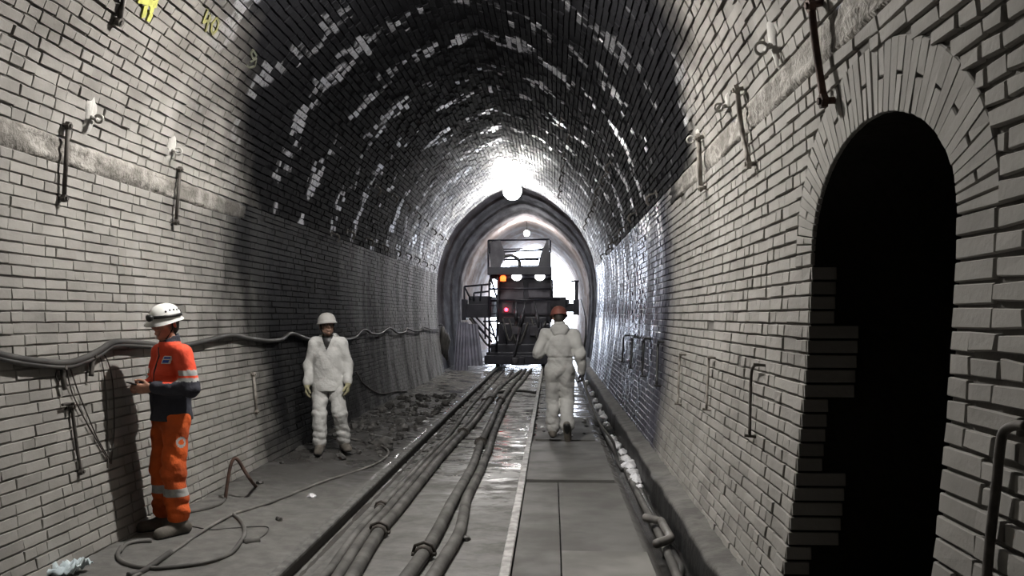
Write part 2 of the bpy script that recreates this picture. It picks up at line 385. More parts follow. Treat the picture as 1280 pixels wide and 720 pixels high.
class Bricks:
    def __init__(s): s.v = []; s.f = []; s.uv = []; s.m = []; s.n = 0
    def grid(s, ss, ys, r=0.0, mi=1, mask=None, rnoise=0.0):
        S, Y = np.meshgrid(np.asarray(ss, float), np.asarray(ys, float), indexing='ij')
        R = r + rnoise * (rng.random(S.shape) - .5)
        a, b = S.shape; s.v.append(PT(S, Y, R).reshape(-1, 3)); s.uv.append(np.stack([Y, S], -1).reshape(-1, 2))
        I = np.arange(a * b).reshape(a, b) + s.n
        q = np.stack([I[:-1, :-1], I[:-1, 1:], I[1:, 1:], I[1:, :-1]], -1).reshape(-1, 4)
        s.f.append(q); s.m.append(np.full(len(q), mi)); s.n += a * b
    def rowquads(s, s0, s1, y00, y01, y10, y11, mi=1, n=20):   # one row whose ends differ at its two edges
        t = np.linspace(0, 1, n + 1)
        Y = np.concatenate([y00 + (y01 - y00) * t, y10 + (y11 - y10) * t]); S = np.concatenate([np.full(n + 1, s0), np.full(n + 1, s1)])
        s.v.append(PT(S, Y)); s.uv.append(np.stack([Y, S], -1))
        i = np.arange(n) + s.n
        s.f.append(np.stack([i, i + 1, i + n + 2, i + n + 1], -1)); s.m.append(np.full(n, mi)); s.n += 2 * (n + 1)
    def blocks(s, Q, R, mi=0, jit=.003):    # Q: (N,4,2) corners as (y, s); R: raise of each
        N = len(Q)
        if not N: return
        Q = np.asarray(Q, float) + (rng.random((N, 4, 2)) - .5) * 2 * jit
        c = Q.mean(1, keepdims=True); ext = np.abs(Q - c) + 1e-6
        rings = []
        for ins, rr in ((0.0, -.004), (.0008, .72), (.0045, 1.0)):
            q = c + (Q - c) * (1 - np.minimum(ins / ext, .4))
            r = np.broadcast_to((R * rr if rr > 0 else np.full(N, rr))[:, None], (N, 4)) + ((rng.random((N, 4)) - .5) * .004 if rr > 0 else 0)
            rings.append((q, r))
        q = np.stack([a for a, _ in rings], 1); r = np.stack([b for _, b in rings], 1)   # (N,3,4,..)
        s.v.append(PT(q[..., 1], q[..., 0], r).reshape(-1, 3)); s.uv.append(q.reshape(-1, 2))
        base = (np.arange(N) * 12)[:, None] + s.n
        fs = [[8, 9, 10, 11]]
        for k in (0, 4):
            for e in range(4): fs.append([k + e, k + (e + 1) % 4, k + 4 + (e + 1) % 4, k + 4 + e])
        F = (base[:, :, None] + np.array(fs)[None]).reshape(-1, 4)
        s.f.append(F); s.m.append(np.full(len(F), mi)); s.n += N * 12
    def course(s, s0, s1, y0, y1, jh=.011, jv=.007, rz=.013, rj=.005, jit=.003, pl=.6, long=.25, short=.12):
        if y1 - y0 < .04: return
        n = int((y1 - y0) / .1) + 4
        w = np.where(rng.random(n) < pl, long, short) + jv + (rng.random(n) - .5) * .012
        e = y0 - (0 if y0 > YN + 2.5 else rng.random() * .2) + np.concatenate([[0], np.cumsum(w)])
        e = e[e < y1 - .05]; e = np.append(e, y1 + jv)
        a, b = e[:-1], e[1:] - jv
        lo, hi = s0 + jh / 2, s1 - jh / 2
        Q = np.stack([np.stack([a, np.full_like(a, lo)], -1), np.stack([b, np.full_like(a, lo)], -1), np.stack([b, np.full_like(a, hi)], -1), np.stack([a, np.full_like(a, hi)], -1)], 1)
        R = rz + (rng.random(len(a)) - .5) * 2 * rj
        keep = rng.random(len(a)) > .006
        s.blocks(Q[keep], R[keep], 0, jit)
    def done(s, name, mats):
        o = npmesh(name, np.concatenate(s.v), np.concatenate(s.f), mats, None, np.concatenate(s.m), False, np.concatenate(s.uv))
        return tag(o, kind='structure')

ys = np.arange(YN, YR + .01, .5)
# left wall
b = Bricks(); b.grid(np.linspace(s_at(-1, -.3), BL, 34), ys, 0, 1)
n = int(round((BL - FL) / .0745)); e = np.linspace(FL, BL, n + 1)
for i in range(n): b.course(e[i], e[i + 1], .6, YR, .010, .003, .012, .004, .0028, .68)
b.grid(np.linspace(BL, BLT, 4), np.arange(9.5, YR + .01, .5), 0, 1)
e = np.linspace(BL, BLT, 4)
for i in range(3): b.course(e[i], e[i + 1], 9.5, YR, .010, .004, .011, .004, .0022, .68)
b.done('wall_left', [M['left'], M['leftj']])
# vault
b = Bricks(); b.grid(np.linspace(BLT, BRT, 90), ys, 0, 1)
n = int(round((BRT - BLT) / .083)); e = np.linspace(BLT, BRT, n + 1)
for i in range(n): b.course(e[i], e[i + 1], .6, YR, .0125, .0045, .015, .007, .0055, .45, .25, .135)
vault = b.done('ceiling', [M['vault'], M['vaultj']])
# right wall with the refuge niche
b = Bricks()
hs = lambda s: float(np.interp(SMAX - s, _S[:_half + 1], _L[:_half + 1, 1]))
rows = list(np.linspace(s_at(1, -.3), s_at(1, NBOT), 8)) + list(np.linspace(s_at(1, NBOT), s_at(1, NS), 26))[1:] + \
       [s_at(1, NS + NRISE * math.sin(a)) for a in np.linspace(0, PI / 2, 22)][1:] + list(np.linspace(s_at(1, NS + NRISE), BR, 6))[1:]
for s0, s1 in zip(rows[:-1], rows[1:]):
    h0, h1 = hs(s0), hs(s1)
    if h1 <= NBOT + .01 or h0 >= NS + NRISE - .001: b.rowquads(s1, s0, YN, YR, YN, YR, 1, 50); continue
    w0, w1 = hole(h0), hole(h1)
    b.rowquads(s1, s0, YN, NC - w1, YN, NC - w0, 1, 20); b.rowquads(s1, s0, NC + w1, YR, NC + w0, YR, 1, 40)
n = int(round((FR - BR) / .0745)); e = np.linspace(FR, BR, n + 1)
for i in range(n):
    h = hs((e[i] + e[i + 1]) / 2); lo, hi = e[i + 1], e[i]
    kw = dict(jh=.012, jv=.007, rz=.0125, rj=.005, jit=.003, pl=.45)
    kn = dict(jh=.018, jv=.014, rz=.021, rj=.007, jit=.006, pl=.4)
    if h < NBOT or h > NS + RB: b.course(lo, hi, .6, 4.2, **kn); b.course(lo, hi, 4.207, YR, **kw); continue
    w = ringout(h)
    if h < NS:
        q = .125 if (i // 5) % 2 == 0 else .25
        for a0, a1 in ((NC - w - q, NC - w + .004), (NC + w - .004, NC + w + q * .6)):
            Q = np.array([[[a0, lo + .005], [a1, lo + .005], [a1, hi - .005], [a0, hi - .005]]]); b.blocks(Q, np.array([.017]), 0, .002)
        b.course(lo, hi, .6, NC - w - q - .012, **kn); b.course(lo, hi, NC + w + q * .6 + .008, YR, **kw)
    else:
        b.course(lo, hi, .6, NC - w - .006, **kn); b.course(lo, hi, NC + w + .006, YR, **kw)
b.grid(np.linspace(BRT, BR, 4), np.arange(9.5, YR + .01, .5), 0, 1)
e2 = np.linspace(BRT, BR, 4)
for i in range(3): b.course(e2[i], e2[i + 1], 9.5, YR, jh=.012, jv=.007, rz=.0125, rj=.005, jit=.003, pl=.45)
# voussoirs of the niche ring, laid on the curved face
NV = 46
an = np.linspace(0, PI, NV + 1)
def vq(a0, a1, k0, k1):
    out = []
    for a, k in ((a0, k0), (a0, k1), (a1, k1), (a1, k0)):
        y = NC + math.cos(a) * (NA + (RA - NA) * k); h = NS + math.sin(a) * (NRISE + (RB - NRISE) * k)
        out.append([y, s_at(1, h)])
    return out
Q = []
for k in range(NV):
    g = .0035
    if k % 3 == 1: Q += [vq(an[k] + g, an[k + 1] - g, -.02, .48), vq(an[k] + g, an[k + 1] - g, .52, 1.0)]
    else: Q.append(vq(an[k] + g, an[k + 1] - g, -.02, 1.0))
b.blocks(np.array(Q), .015 + rng.random(len(Q)) * .003, 0, .0015)
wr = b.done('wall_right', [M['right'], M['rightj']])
# toothed quoin bricks on the far jamb of the niche, part of the wall's brickwork
mb = MB(); yj = NC + NA
for i in range(n):
    h0, h1 = hs(e[i]), hs(e[i + 1])
    if h0 < NBOT or h1 > NS - .06: continue
    L = .25 if (i // 5) % 2 == 0 else .125
    x0 = hw((h0 + h1) / 2) - .012
    mb.box((x0 + L / 2, yj + .01 - random.random() * .003, (h0 + h1) / 2), (L, .05, h1 - h0 - .012))
tag(mb.build('wall_niche_quoins', M['right'], None, bevel=.003), kind='structure')
# niche interior
v = []; f = []
hh = list(np.linspace(NBOT, NS, 14)) + [NS + NRISE * math.sin(a) for a in np.linspace(0, PI / 2, 16)][1:]
out = [(NC - hole(h - 1e-6 if h >= NS + NRISE else h), h) for h in hh] + [(NC + hole(h), h) for h in hh[::-1][1:]]
for k in range(len(out)):
    y, h = out[k]
    yy = NC + (y - NC) * 1.0
    x0 = hw(h) - .002
    v += [(x0, yy, h), (x0 + .5 + random.uniform(-.02, .02), yy, h), (x0 + 1.05, NC + (yy - NC) * .97, h)]
m3 = len(out)
for k in range(m3 - 1):
    for c in (0, 1):
        f.append((k * 3 + c, (k + 1) * 3 + c, (k + 1) * 3 + c + 1, k * 3 + c + 1))
for k in range(m3 // 2):
    a, c = k, m3 - 1 - k
    if c - a > 1: f.append((a * 3 + 2, (a + 1) * 3 + 2, (c - 1) * 3 + 2, c * 3 + 2))
f.append((0, 1, 2, (m3 - 1) * 3 + 2, (m3 - 1) * 3 + 1, (m3 - 1) * 3))
nm_ = MB(); nm_.add(v, f); tag(nm_.build('wall_niche', M['rock']), kind='structure')
# impost bands: rough strips of concrete at the springing
def band(name, sa, sb):
    Yb = np.arange(YN, 9.62, .05); Sb = np.linspace(sa - .012, sb + .012, 9)
    S, Y = np.meshgrid(Sb, Yb, indexing='ij')
    lo = np.cumsum(rng.normal(size=S.shape), 1); lo = lo - np.apply_along_axis(lambda r: np.convolve(r, np.ones(40) / 40, 'same'), 1, lo)
    R = .017 + .004 * np.clip(lo, -2.2, 2.2) + .006 * (rng.random(S.shape) - .5)
    R[:, -1] = -.012; R[0] = R[-1] = -.012
    vv = PT(S, Y, R).reshape(-1, 3); a_, b_ = S.shape; I = np.arange(a_ * b_).reshape(a_, b_)
    q = np.stack([I[:-1, :-1], I[:-1, 1:], I[1:, 1:], I[1:, :-1]], -1).reshape(-1, 4)
    tag(npmesh(name, vv, q, M['band'], None, None, True), kind='structure')
band('trim_left', BL, BLT); band('trim_right', BRT, BR)
# lining beyond the change of section, a little wider, up to the portal
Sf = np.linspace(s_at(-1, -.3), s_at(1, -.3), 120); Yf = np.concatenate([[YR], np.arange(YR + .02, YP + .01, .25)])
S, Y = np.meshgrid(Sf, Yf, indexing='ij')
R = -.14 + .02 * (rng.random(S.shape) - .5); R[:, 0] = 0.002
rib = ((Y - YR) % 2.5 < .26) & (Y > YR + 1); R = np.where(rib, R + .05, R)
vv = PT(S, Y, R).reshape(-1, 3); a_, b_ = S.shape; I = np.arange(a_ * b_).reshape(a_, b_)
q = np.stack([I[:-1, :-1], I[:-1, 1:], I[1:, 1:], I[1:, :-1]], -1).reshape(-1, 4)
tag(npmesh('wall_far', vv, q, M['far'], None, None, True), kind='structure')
# added unseen end wall behind the camera, keeps sky light out
mb = MB(); mb.box((0, YN - .1, 2.6), (5.6, .2, 6.6)); tag(mb.build('wall_light_stop', M['rock']), kind='structure')

# ------------------------------------------------------------------ ground
from mathutils import noise as mn
def gh(x, y):
    nz = mn.noise(V((x * 1.3, y * 1.3, 0))) * .02 + mn.noise(V((x * 5, y * 5, 3))) * .010 + mn.noise(V((x * 14, y * 14, 7))) * .005
    if x < -.84:
        k = min(1, (-x - .84) / 1.2); r = .065 + .045 * k
        rub = math.exp(-((y - 13.5) / 4.5) ** 2) * min(1, (-x - .84) * 2)
        return r + nz * (1 + 1.6 * rub) + .03 * rub * (mn.noise(V((x * 3, y * 3, 9))) + .3)
    if x < -.72: return .03 + nz * .3
    if x < -.60: return -.03 + nz * .3
    if x < .78: return .018 + nz * .45
    if x < 1.74: return .045 + nz * .5
    if x < 1.82: return .045 - (x - 1.74) / .08 * .06 + nz * .5
    return .0 + nz * .7
xs = np.concatenate([np.arange(-2.45, -.86, .045), [-.85, -.83, -.70, -.67], np.arange(-.63, .74, .05), [.77, .80], np.arange(.86, 1.72, .06), [1.74, 1.78, 1.82], np.arange(1.86, 2.5, .06)])
yy_ = np.concatenate([np.arange(YN - .2, 3.5, .25), np.arange(3.5, 14, .045), np.arange(14, 27, .1), np.arange(27, YP + .3, .4)])
v = [(x, y, gh(x, y)) for x in xs for y in yy_]; nb_ = len(yy_)
I = np.arange(len(v)).reshape(len(xs), nb_)
q = np.stack([I[:-1, :-1], I[1:, :-1], I[1:, 1:], I[:-1, 1:]], -1).reshape(-1, 4)
tag(npmesh('floor', v, q, M['mud'], None, None, True), kind='structure')
# concrete ledge along the right wall above the drain
yl = np.concatenate([np.arange(YN, 3, .3), np.arange(3, 26, .08), np.arange(26, YP + .1, .4)]); v = []
prof = [(2.035, -.12), (2.03, .10), (2.035, .24), (2.05, .275), (2.10, .285), (2.16, .295), (2.22, .315), (2.36, .34)]
for y in yl:
    for x, z in prof:
        a = mn.noise(V((x * 6, y * 2.2, 5))) * .024 + mn.noise(V((x * 20, y * 9, 2))) * .018
        v.append((x + a * (.9 if z < .28 else 0), y, z + (a if z > .26 else 0)))
I = np.arange(len(v)).reshape(len(yl), len(prof))
q = np.stack([I[:-1, :-1], I[:-1, 1:], I[1:, 1:], I[1:, :-1]], -1).reshape(-1, 4)[:, ::-1]
tag(npmesh('trim_ledge', v, q, M['mud_ledge'], None, None, True), kind='structure')
# open ground beyond the portal
mb = MB(); mb.box((0, 95, -.3), (160, 103, .4)); tag(mb.build('ground', M['snow']), kind='structure')

# ------------------------------------------------------------------ track
def rail(x, label, top):
    pr = [(-.07, -.045), (.07, -.045), (.07, -.03), (.012, -.015), (.010, .065), (.035, .078), (.036, .100), (.028, .110), (-.028, .110), (-.036, .100), (-.035, .078), (-.010, .065), (-.012, -.015), (-.07, -.03)]
    yr = np.arange(-1, YP, .5); mb = MB(); v = []; f = []
    for y in yr:
        j = mn.noise(V((x, y * .3, 0))) * .004
        v += [(x + a + j, y, z) for a, z in pr]
    k = len(pr)
    for i in range(len(yr) - 1):
        for a in range(k):
            f.append((i * k + a, i * k + (a + 1) % k, (i + 1) * k + (a + 1) % k, (i + 1) * k + a))
    mb.add(v, f); mb.m = [1 if (i % k) in (5, 6, 7, 8, 9) else 0 for i in range(len(f))]
    mb.add([v[a] for a in range(k)], [tuple(range(k))])
    tag(mb.build('rail', [M['rail_side'], top]), label, 'rail', 'rails of the track')
rail(-.755, 'dark steel rail beside the rubble verge, nearer the two standing men', M['rail_top'])
rail(.755, 'pale worn steel rail along the edge of the walkway boards', M['rail_pale'])
def board(x0, x1, y0, y1, z, mat, label, tilt=0.0):
    mb = MB(); nx, ny = 6, 14; t = .028; v = []; f = []
    for k in (0, 1):
        for i in range(nx + 1):
            for j in range(ny + 1):
                x = x0 + (x1 - x0) * i / nx; y = y0 + (y1 - y0) * j / ny
                v.append((x, y, z + tilt * (i / nx - .5) + mn.noise(V((x * 2, y * 1.4, z * 60))) * .006 - t * (1 - k)))
    n1 = (nx + 1) * (ny + 1); g = lambda k, i, j: k * n1 + i * (ny + 1) + j
    for i in range(nx):
        for j in range(ny):
            f.append((g(1, i, j), g(1, i + 1, j), g(1, i + 1, j + 1), g(1, i, j + 1)))
            f.append((g(0, i, j), g(0, i, j + 1), g(0, i + 1, j + 1), g(0, i + 1, j)))
    for i in range(nx):
        f.append((g(0, i, 0), g(0, i + 1, 0), g(1, i + 1, 0), g(1, i, 0))); f.append((g(0, i + 1, ny), g(0, i, ny), g(1, i, ny), g(1, i + 1, ny)))
    for j in range(ny):
        f.append((g(0, 0, j + 1), g(0, 0, j), g(1, 0, j), g(1, 0, j + 1))); f.append((g(0, nx, j), g(0, nx, j + 1), g(1, nx, j + 1), g(1, nx, j)))
    mb.add(v, f); tag(mb.build('walkway_board', mat), label, 'board', 'boards of the walkway')
board(.805, 1.125, 3.6, 8.84, .108, M['board'], 'long narrow muddy walkway board lying right against the pale rail')
board(1.135, 1.745, 3.9, 6.28, .113, M['board_pale'], 'paler worn walkway board at the bottom of the picture, nearest the camera')
board(1.135, 1.725, 6.29, 8.84, .108, M['board'], 'muddy grey walkway board between the pale board and the wide dark one')
board(.805, 1.70, 8.86, 11.55, .138, M['board'], 'wide dark walkway board under the feet of the man walking away', .006)
board(.84, 1.66, 11.9, 14.4, .112, M['board'], 'walkway board beyond the walking man, littered with pale debris', -.01)
# ------------------------------------------------------------------ hoses, cables, wall ironwork
def gpath(pts, r, lift=0.0, n=7):
    P = []
    for q in pts:
        p = gpt(q[0], q[1], .05)
        for _ in range(3): p = gpt(q[0], q[1], gh(p.x, p.y) + r * .8 + lift + (q[2] if len(q) > 2 else 0))
        if p.x > 1.75: p.x = min(p.x, 2.0 - r)
        if p.x < -2.1: p.x = max(p.x, .06 - hw(p.z))
        P.append(p)
    return spline(P, n)
def coupling(p, d, r, parent, yaw):
    mb = MB(); d = d.normalized(); R = d.to_track_quat('Z', 'Y').to_matrix()
    Mx = Matrix.Translation(p) @ R.to_4x4()
    mb.lathe([(r * 1.02, -.055), (r * 1.32, -.05), (r * 1.36, -.02), (r * 1.22, -.012), (r * 1.22, .012), (r * 1.36, .02), (r * 1.32, .05), (r * 1.02, .055)], 18, Mx)
    for s in (-1, 1):        # clamp lugs and lever
        c = Mx @ V((s * r * 1.5, 0, 0)); mb.box(c, (r * .5, r * .5, .05), R)
    mb.tube([Mx @ V((r * 1.6, 0, 0)), Mx @ V((r * 1.3, r * 1.1, 0)), Mx @ V((0, r * 1.6, 0)), Mx @ V((-r * 1.2, r * 1.15, 0)), Mx @ V((-r * 1.6, 0, 0))], .013, 6)
    return mb.build('coupling', M['iron'], parent, True)
LAID = []
def hose(pts, r, mat, label, group=None, cat='hose', name='hose', lift=0.0, clamps=(), beside=None):
    P = gpath(pts, r, lift)
    if pts[0][1] > 726 or pts[-1][1] > 729:          # hoses run on towards the viewer
        if pts[-1][1] > 729 and pts[0][1] < 700: P = P[::-1]
        d = (P[0] - P[1]).normalized(); d = V((d.x * .25, d.y, 0)).normalized(); P = [P[0] + d * k for k in (4.0, 3.0, 2.0, 1.0, .4)] + P
    if beside:                                       # lie next to a hose already laid, not inside it
        k, sg = beside; Q, rq = LAID[k]; qy = np.array([q.y for q in Q]); qx = np.array([q.x for q in Q]); o_ = np.argsort(qy)
        for p in P:
            x = float(np.interp(p.y, qy[o_], qx[o_])); m_ = (r + rq) * 1.10
            if (p.x - x) * sg < m_: p.x = x + sg * m_
    LAID.append((P, r))
    mb = MB(); mb.tube(P, r, 12)
    if clamps:
        t = empty(name, P[0]); tag(t, label, cat, group)
        o = mb.build('hose_body', mat, t, True); o.location = -P[0]
        for (px, py) in clamps:
            best = min(range(1, len(P) - 1), key=lambda i: (P[i] - gpt(px, py, P[i].z)).length)
            coupling(P[best] - P[0], P[best + 1] - P[best - 1], r, t, 0)
        return t
    return tag(mb.build(name, mat, None, True), label, cat, group)
G = 'delivery hoses lying between the rails'
hose([(436, 728), (474, 665), (497, 638), (518, 612), (548, 575), (573, 548), (594, 526), (613, 500), (628, 481), (652, 463)], .050, M['hose'],
     'thick delivery hose with a clamp, inner side of the bundle of three', G, clamps=[(474, 665), (578, 543), (613, 500)])
hose([(418, 728), (447, 690), (475, 657), (503, 624), (533, 590), (560, 560), (584, 531), (602, 508), (622, 487), (641, 463)], .042, M['hose'],
     'middle delivery hose of the bundle of three along the dark rail', G, clamps=[(606, 503)], beside=(0, -1))
hose([(398, 728), (430, 695), (458, 668), (482, 634), (510, 600), (535, 570), (560, 545), (581, 517), (597, 498), (612, 482), (628, 464)], .034, M['hose'],
     'thin delivery hose nearest the dark rail, outermost of the bundle of three', G, clamps=[(482, 634)], beside=(1, -1))
hose([(500, 734), (530, 692), (548, 662), (563, 632), (579, 604), (591, 582), (601, 554), (613, 530), (624, 505), (638, 484), (657, 462)], .052, M['hose'],
     'thick delivery hose with a ring clamp in the middle of the track', G, clamps=[(530, 692), (601, 554), (627, 501)])
hose([(533, 734), (556, 697), (573, 668), (580, 640), (585, 612), (597, 590), (610, 565), (618, 538), (629, 514), (640, 492), (654, 475), (664, 462)], .048, M['hose'],
     'delivery hose with a bend, beside the ring clamp on the side of the pale rail', G, beside=(3, 1))
hose([(611, 496), (620, 491), (635, 489), (655, 489), (669, 491)], .035, M['hose_dark'], 'short dark hose lying across the track before the walking man', None)
# hoses and debris in the drain on the right
hose([(744, 520), (762, 552), (778, 578), (790, 602), (803, 628), (815, 650), (826, 672), (838, 700), (850, 730)], .032, M['hose'], 'long muddy hose lying in the drain next to the boards', None)
hose([(772, 556), (787, 582), (799, 606), (812, 632), (823, 655), (836, 682), (849, 700), (852, 712), (846, 732)], .026, M['hose_dark'], 'dark hose in the drain next to the kerb, its end curling round at the bottom', None)
hose([(806, 647), (820, 650), (836, 652), (848, 660), (847, 670), (836, 674), (820, 680)], .034, M['hose_pale'], 'grey hose bent in a hairpin across the drain', None, lift=.08)
for k, (px, py, r) in enumerate([(738, 478, .05), (744, 492, .05), (747, 500, .045), (752, 515, .045), (758, 530, .045), (768, 552, .04), (779, 565, .045), (800, 607, .04), (793, 590, .05), (750, 508, .055), (755, 522, .05), (761, 537, .055), (766, 547, .045), (772, 556, .05), (785, 574, .05), (790, 582, .06), (796, 596, .05), (804, 600, .055), (808, 616, .03), (829, 648, .03)]):
    r *= 1.35 if py < 600 else 1; p = gpt(px, py, .05); me = bmesh.new(); bmesh.ops.create_icosphere(me, subdivisions=3, radius=1)
    for vv in me.verts:
        c = vv.co.copy(); a = 1 + .45 * mn.noise(c * 1.7 + V((k * 3.1, 0, 0))) + .25 * mn.noise(c * 4 + V((k, 5, 0)))
        vv.co = V((c.x * r * 1.0 * a, c.y * r * 1.7 * a, c.z * r * .8 * a))
    m_ = bpy.data.meshes.new('foam_lump'); me.to_mesh(m_); me.free(); m_.materials.append(M['white_foam'])
    for pl in m_.polygons: pl.use_smooth = True
    o = bpy.data.objects.new('foam_lump', m_); COL.objects.link(o); o.location = (min(max(p.x, 1.86), 1.97), p.y, gh(1.9, p.y) + r * .6)
    tag(o, 'white crumpled lump in the string of lumps lying in the drain', 'debris', 'white lumps in the drain')
# cables and hoses on the floor by the man in orange
hose([(165, 722), (185, 711), (210, 694), (230, 680), (247, 668), (268, 655), (291, 643), (310, 637), (329, 631), (362, 619), (396, 605), (420, 597), (451, 587), (473, 578), (485, 568), (482, 560), (466, 554), (440, 549), (420, 546)], .013, M['hose_pale'],
     'long grey hose running from the coil to the man in white by the wall', None, 'hose')
hose([(152, 683), (147, 694), (154, 703), (175, 709), (203, 710), (245, 705), (284, 694), (300, 678), (306, 664), (301, 651), (292, 643)], .016, M['hose'], 'loose coil of muddy hose on the ground at the feet of the man in orange', None)
hose([(150, 690), (157, 681), (170, 677), (190, 676)], .014, M['hose'], 'short end of hose rising behind the boots of the man in orange', None)
hose([(195, 652), (213, 648), (233, 641), (256, 636), (274, 630), (281, 624)], .016, M['hose'], 'short muddy hose along the foot of the wall behind the man in orange', None)
hose([(240, 658), (265, 662), (290, 660), (320, 658), (335, 659), (334, 665), (327, 671), (318, 675)], .005, M['hose_dark'], 'thin dark wire on the mud with a curled end', None, 'wire', 'wire')
hose([(160, 719), (176, 715), (192, 705), (213, 690)], .02, M['hose_dark'], 'dark hose crossing under the coil at the bottom edge of the picture', None)
mb = MB(); a = gpt(305, 679, .09); b_ = gpt(323, 675, .09); mb.tube([a, a.lerp(b_, .5), b_], .028, 14); tag(mb.build('pipe_offcut', M['hose'], None, True), 'short offcut of grey pipe lying on the mud', 'pipe')
mb = MB()
P = [gpt(281, 628, .08)]; y0 = P[0].y
for px, py in ((284, 606), (287, 588), (290, 577), (294, 573), (299, 577), (306, 589), (314, 601)):
    d = ray(px, py); P.append(CL + d * ((y0 + .02 * len(P)) / d.y))
P.append(gpt(321, 609, .09)); mb.tube(spline(P, 5), .016, 8); tag(mb.build('bent_bar', M['rust'], None, True), 'rusty bar bent into an arch, standing on the mud by the wall', 'bar')
# the cables along the left wall
def wpath(pts, off, n=7): return spline([wpt(px, py, off) for px, py in pts], n)
def wcable(pts, r, mat, label, name='cable', cat='cable', off=.05):
    mb = MB(); mb.tube(wpath(pts, off), r, 10); return tag(mb.build(name, mat, None, True), label, cat)
wcable([(-25, 436), (0, 444), (40, 451), (82, 454), (105, 448), (125, 438), (142, 428), (165, 428), (185, 430), (210, 434), (240, 430), (265, 424), (288, 419), (310, 423), (335, 426), (352, 424), (364, 417), (385, 424), (400, 424)], .026, M['hose_dark'],
       'thick black cable slung along the brick wall behind the man in orange')
wcable([(-25, 442), (0, 449), (40, 456), (82, 459), (105, 453), (125, 444), (142, 433), (165, 432), (190, 434)], .016, M['hose_dark'], 'thinner cable tied below the thick black cable', off=.06)
wcable([(400, 424), (415, 418), (430, 424), (444, 422), (455, 412), (465, 417), (476, 417), (487, 410), (497, 416), (506, 415), (509, 411), (518, 414), (526, 413), (530, 409), (540, 412), (548, 411)], .02, M['hose_dark'],
       'cable hung in even swags on the grey wall beyond the man in white', off=.07)
wcable([(726, 375), (731, 395), (732, 420), (728, 445)], .035, M['hose_dark'], 'black pipe hanging down the right wall by the portal light', 'pipe', 'pipe', .12)
def wires(pts, label, r=.005):
    mb = MB(); mb.tube(wpath(pts, .03, 5), r, 6); tag(mb.build('hanging_wire', M['iron'], None, True), label, 'wire')
wires([(87, 457), (98, 490), (110, 520), (124, 552), (139, 577)], 'slanting wire hanging from the cable hook, upper one of the pair')
wires([(83, 460), (90, 490), (104, 520), (122, 552), (137, 578)], 'slanting wire hanging from the cable hook, lower one of the pair')
wires([(123, 440), (129, 460), (133, 500), (135, 550), (135, 585)], 'straight wire hanging from the cable nearer the cable hook')
wires([(126, 438), (135, 452), (141, 480), (143, 530), (141, 560), (139, 580)], 'bowed wire hanging from the cable nearer the man in orange')
wires([(445, 465), (455, 480), (475, 492), (498, 489), (522, 491)], 'dark wire drooping from the grey wall to the ground below the swagged cable', .012)
wires([(73, 458), (70, 470), (73, 476), (78, 470)], 'small wire loop hooked under the cable by the cable hook', .006)
# iron rods and hooks pinned to the walls
def rod(pts, r, mat, label, off=.05, name='iron_rod', ends=(1, 1), cat='rod', nut=True):
    P = [wpt(px, py, off) for px, py in pts]
    t = empty(name, P[0]); tag(t, label, cat)
    mb = MB(); mb.tube([p - P[0] for p in (spline(P, 5) if len(P) > 2 else P)], r, 8); mb.build('bar', mat, t, True)
    for e, p in zip(ends, (P[0], P[-1])):
        if not e: continue
        n, _ = nrm_at(p); R = n.to_track_quat('Z', 'Y').to_matrix().to_4x4(); mb = MB()
        Mx = Matrix.Translation(p - P[0]) @ R
        mb.tube([Mx @ V((0, 0, -off - .01)), Mx @ V((0, 0, .03))], r * .9, 8)
        if nut: mb.lathe([(r * 2.2, -off + .005), (r * 2.2, -off + .014)], 12, Mx); mb.lathe([(r * 1.9, -.012), (r * 1.9, .018)], 6, Mx)
        mb.build('pin', mat, t, False)
    return t
rod([(85, 157), (80, 248)], .016, M['iron'], 'iron rod pinned upright across the rough band, nearest the left edge')
rod([(225, 212), (220, 278)], .016, M['iron'], 'iron rod pinned upright below the rough band, beside the soot')
rod([(156, -6), (149, 27)], .02, M['iron'], 'dark iron rod at the top edge beside the bright yellow marks')
rod([(90, 508), (95, 550), (101, 590)], .012, M['iron'], 'thin dark iron rod on the brick wall under the slanting wires', .035)
rod([(317, 468), (321, 515)], .016, M['iron_pale'], 'pale rod on the brick wall between the two standing men', .04)
rod([(1014, 6), (1020, 60), (1030, 126)], .019, M['rust'], 'thick rusty rod hanging across the rough band above the niche', .07)
rod([(921, 112), (927, 160), (936, 205)], .018, M['iron_pale'], 'pale iron rod pinned across the rough band, second from the niche', .06)
rod([(873, 172), (876, 235)], .02, M['iron_pale'], 'pale corroded rod pinned in the dim part of the right wall', .06)
rod([(948, 456), (942, 458), (939, 470), (938, 500), (937, 545)], .010, M['iron'], 'dark hooked rod on the lit wall, nearest the niche', .05, ends=(1, 1), nut=False)
rod([(889, 447), (886, 449), (885, 465), (883, 512)], .011, M['iron_pale'], 'pale hooked rod on the lit wall, second from the niche', .05, nut=False)
rod([(853, 443), (850, 446), (849, 460), (847, 505)], .011, M['iron_pale'], 'faint hooked rod on the right wall just before the wet dark bricks', .05, nut=False)
for k, pts in enumerate([[(825, 427), (823, 429), (822, 440), (821, 482)], [(808, 423), (805, 425), (804, 440), (803, 470)], [(794, 421), (791, 423), (790, 435), (788, 460)], [(783, 419), (780, 421), (779, 432), (778, 452)]]):
    rod(pts, .016, M['black'], ('black hooked rod on the wet wall, nearest the lit bricks', 'black hooked rod on the wet wall, second from the lit bricks', 'black hooked rod on the wet wall, third from the lit bricks', 'black hooked rod on the wet wall, farthest from the lit bricks')[k], .06, nut=False)
rod([(1283, 532), (1268, 532), (1255, 540), (1250, 560), (1245, 610), (1238, 670), (1232, 740)], .014, M['iron'], 'bent pipe running up the bricks beside the niche at the edge of the picture', .05, ends=(0, 0), name='pipe', cat='pipe')
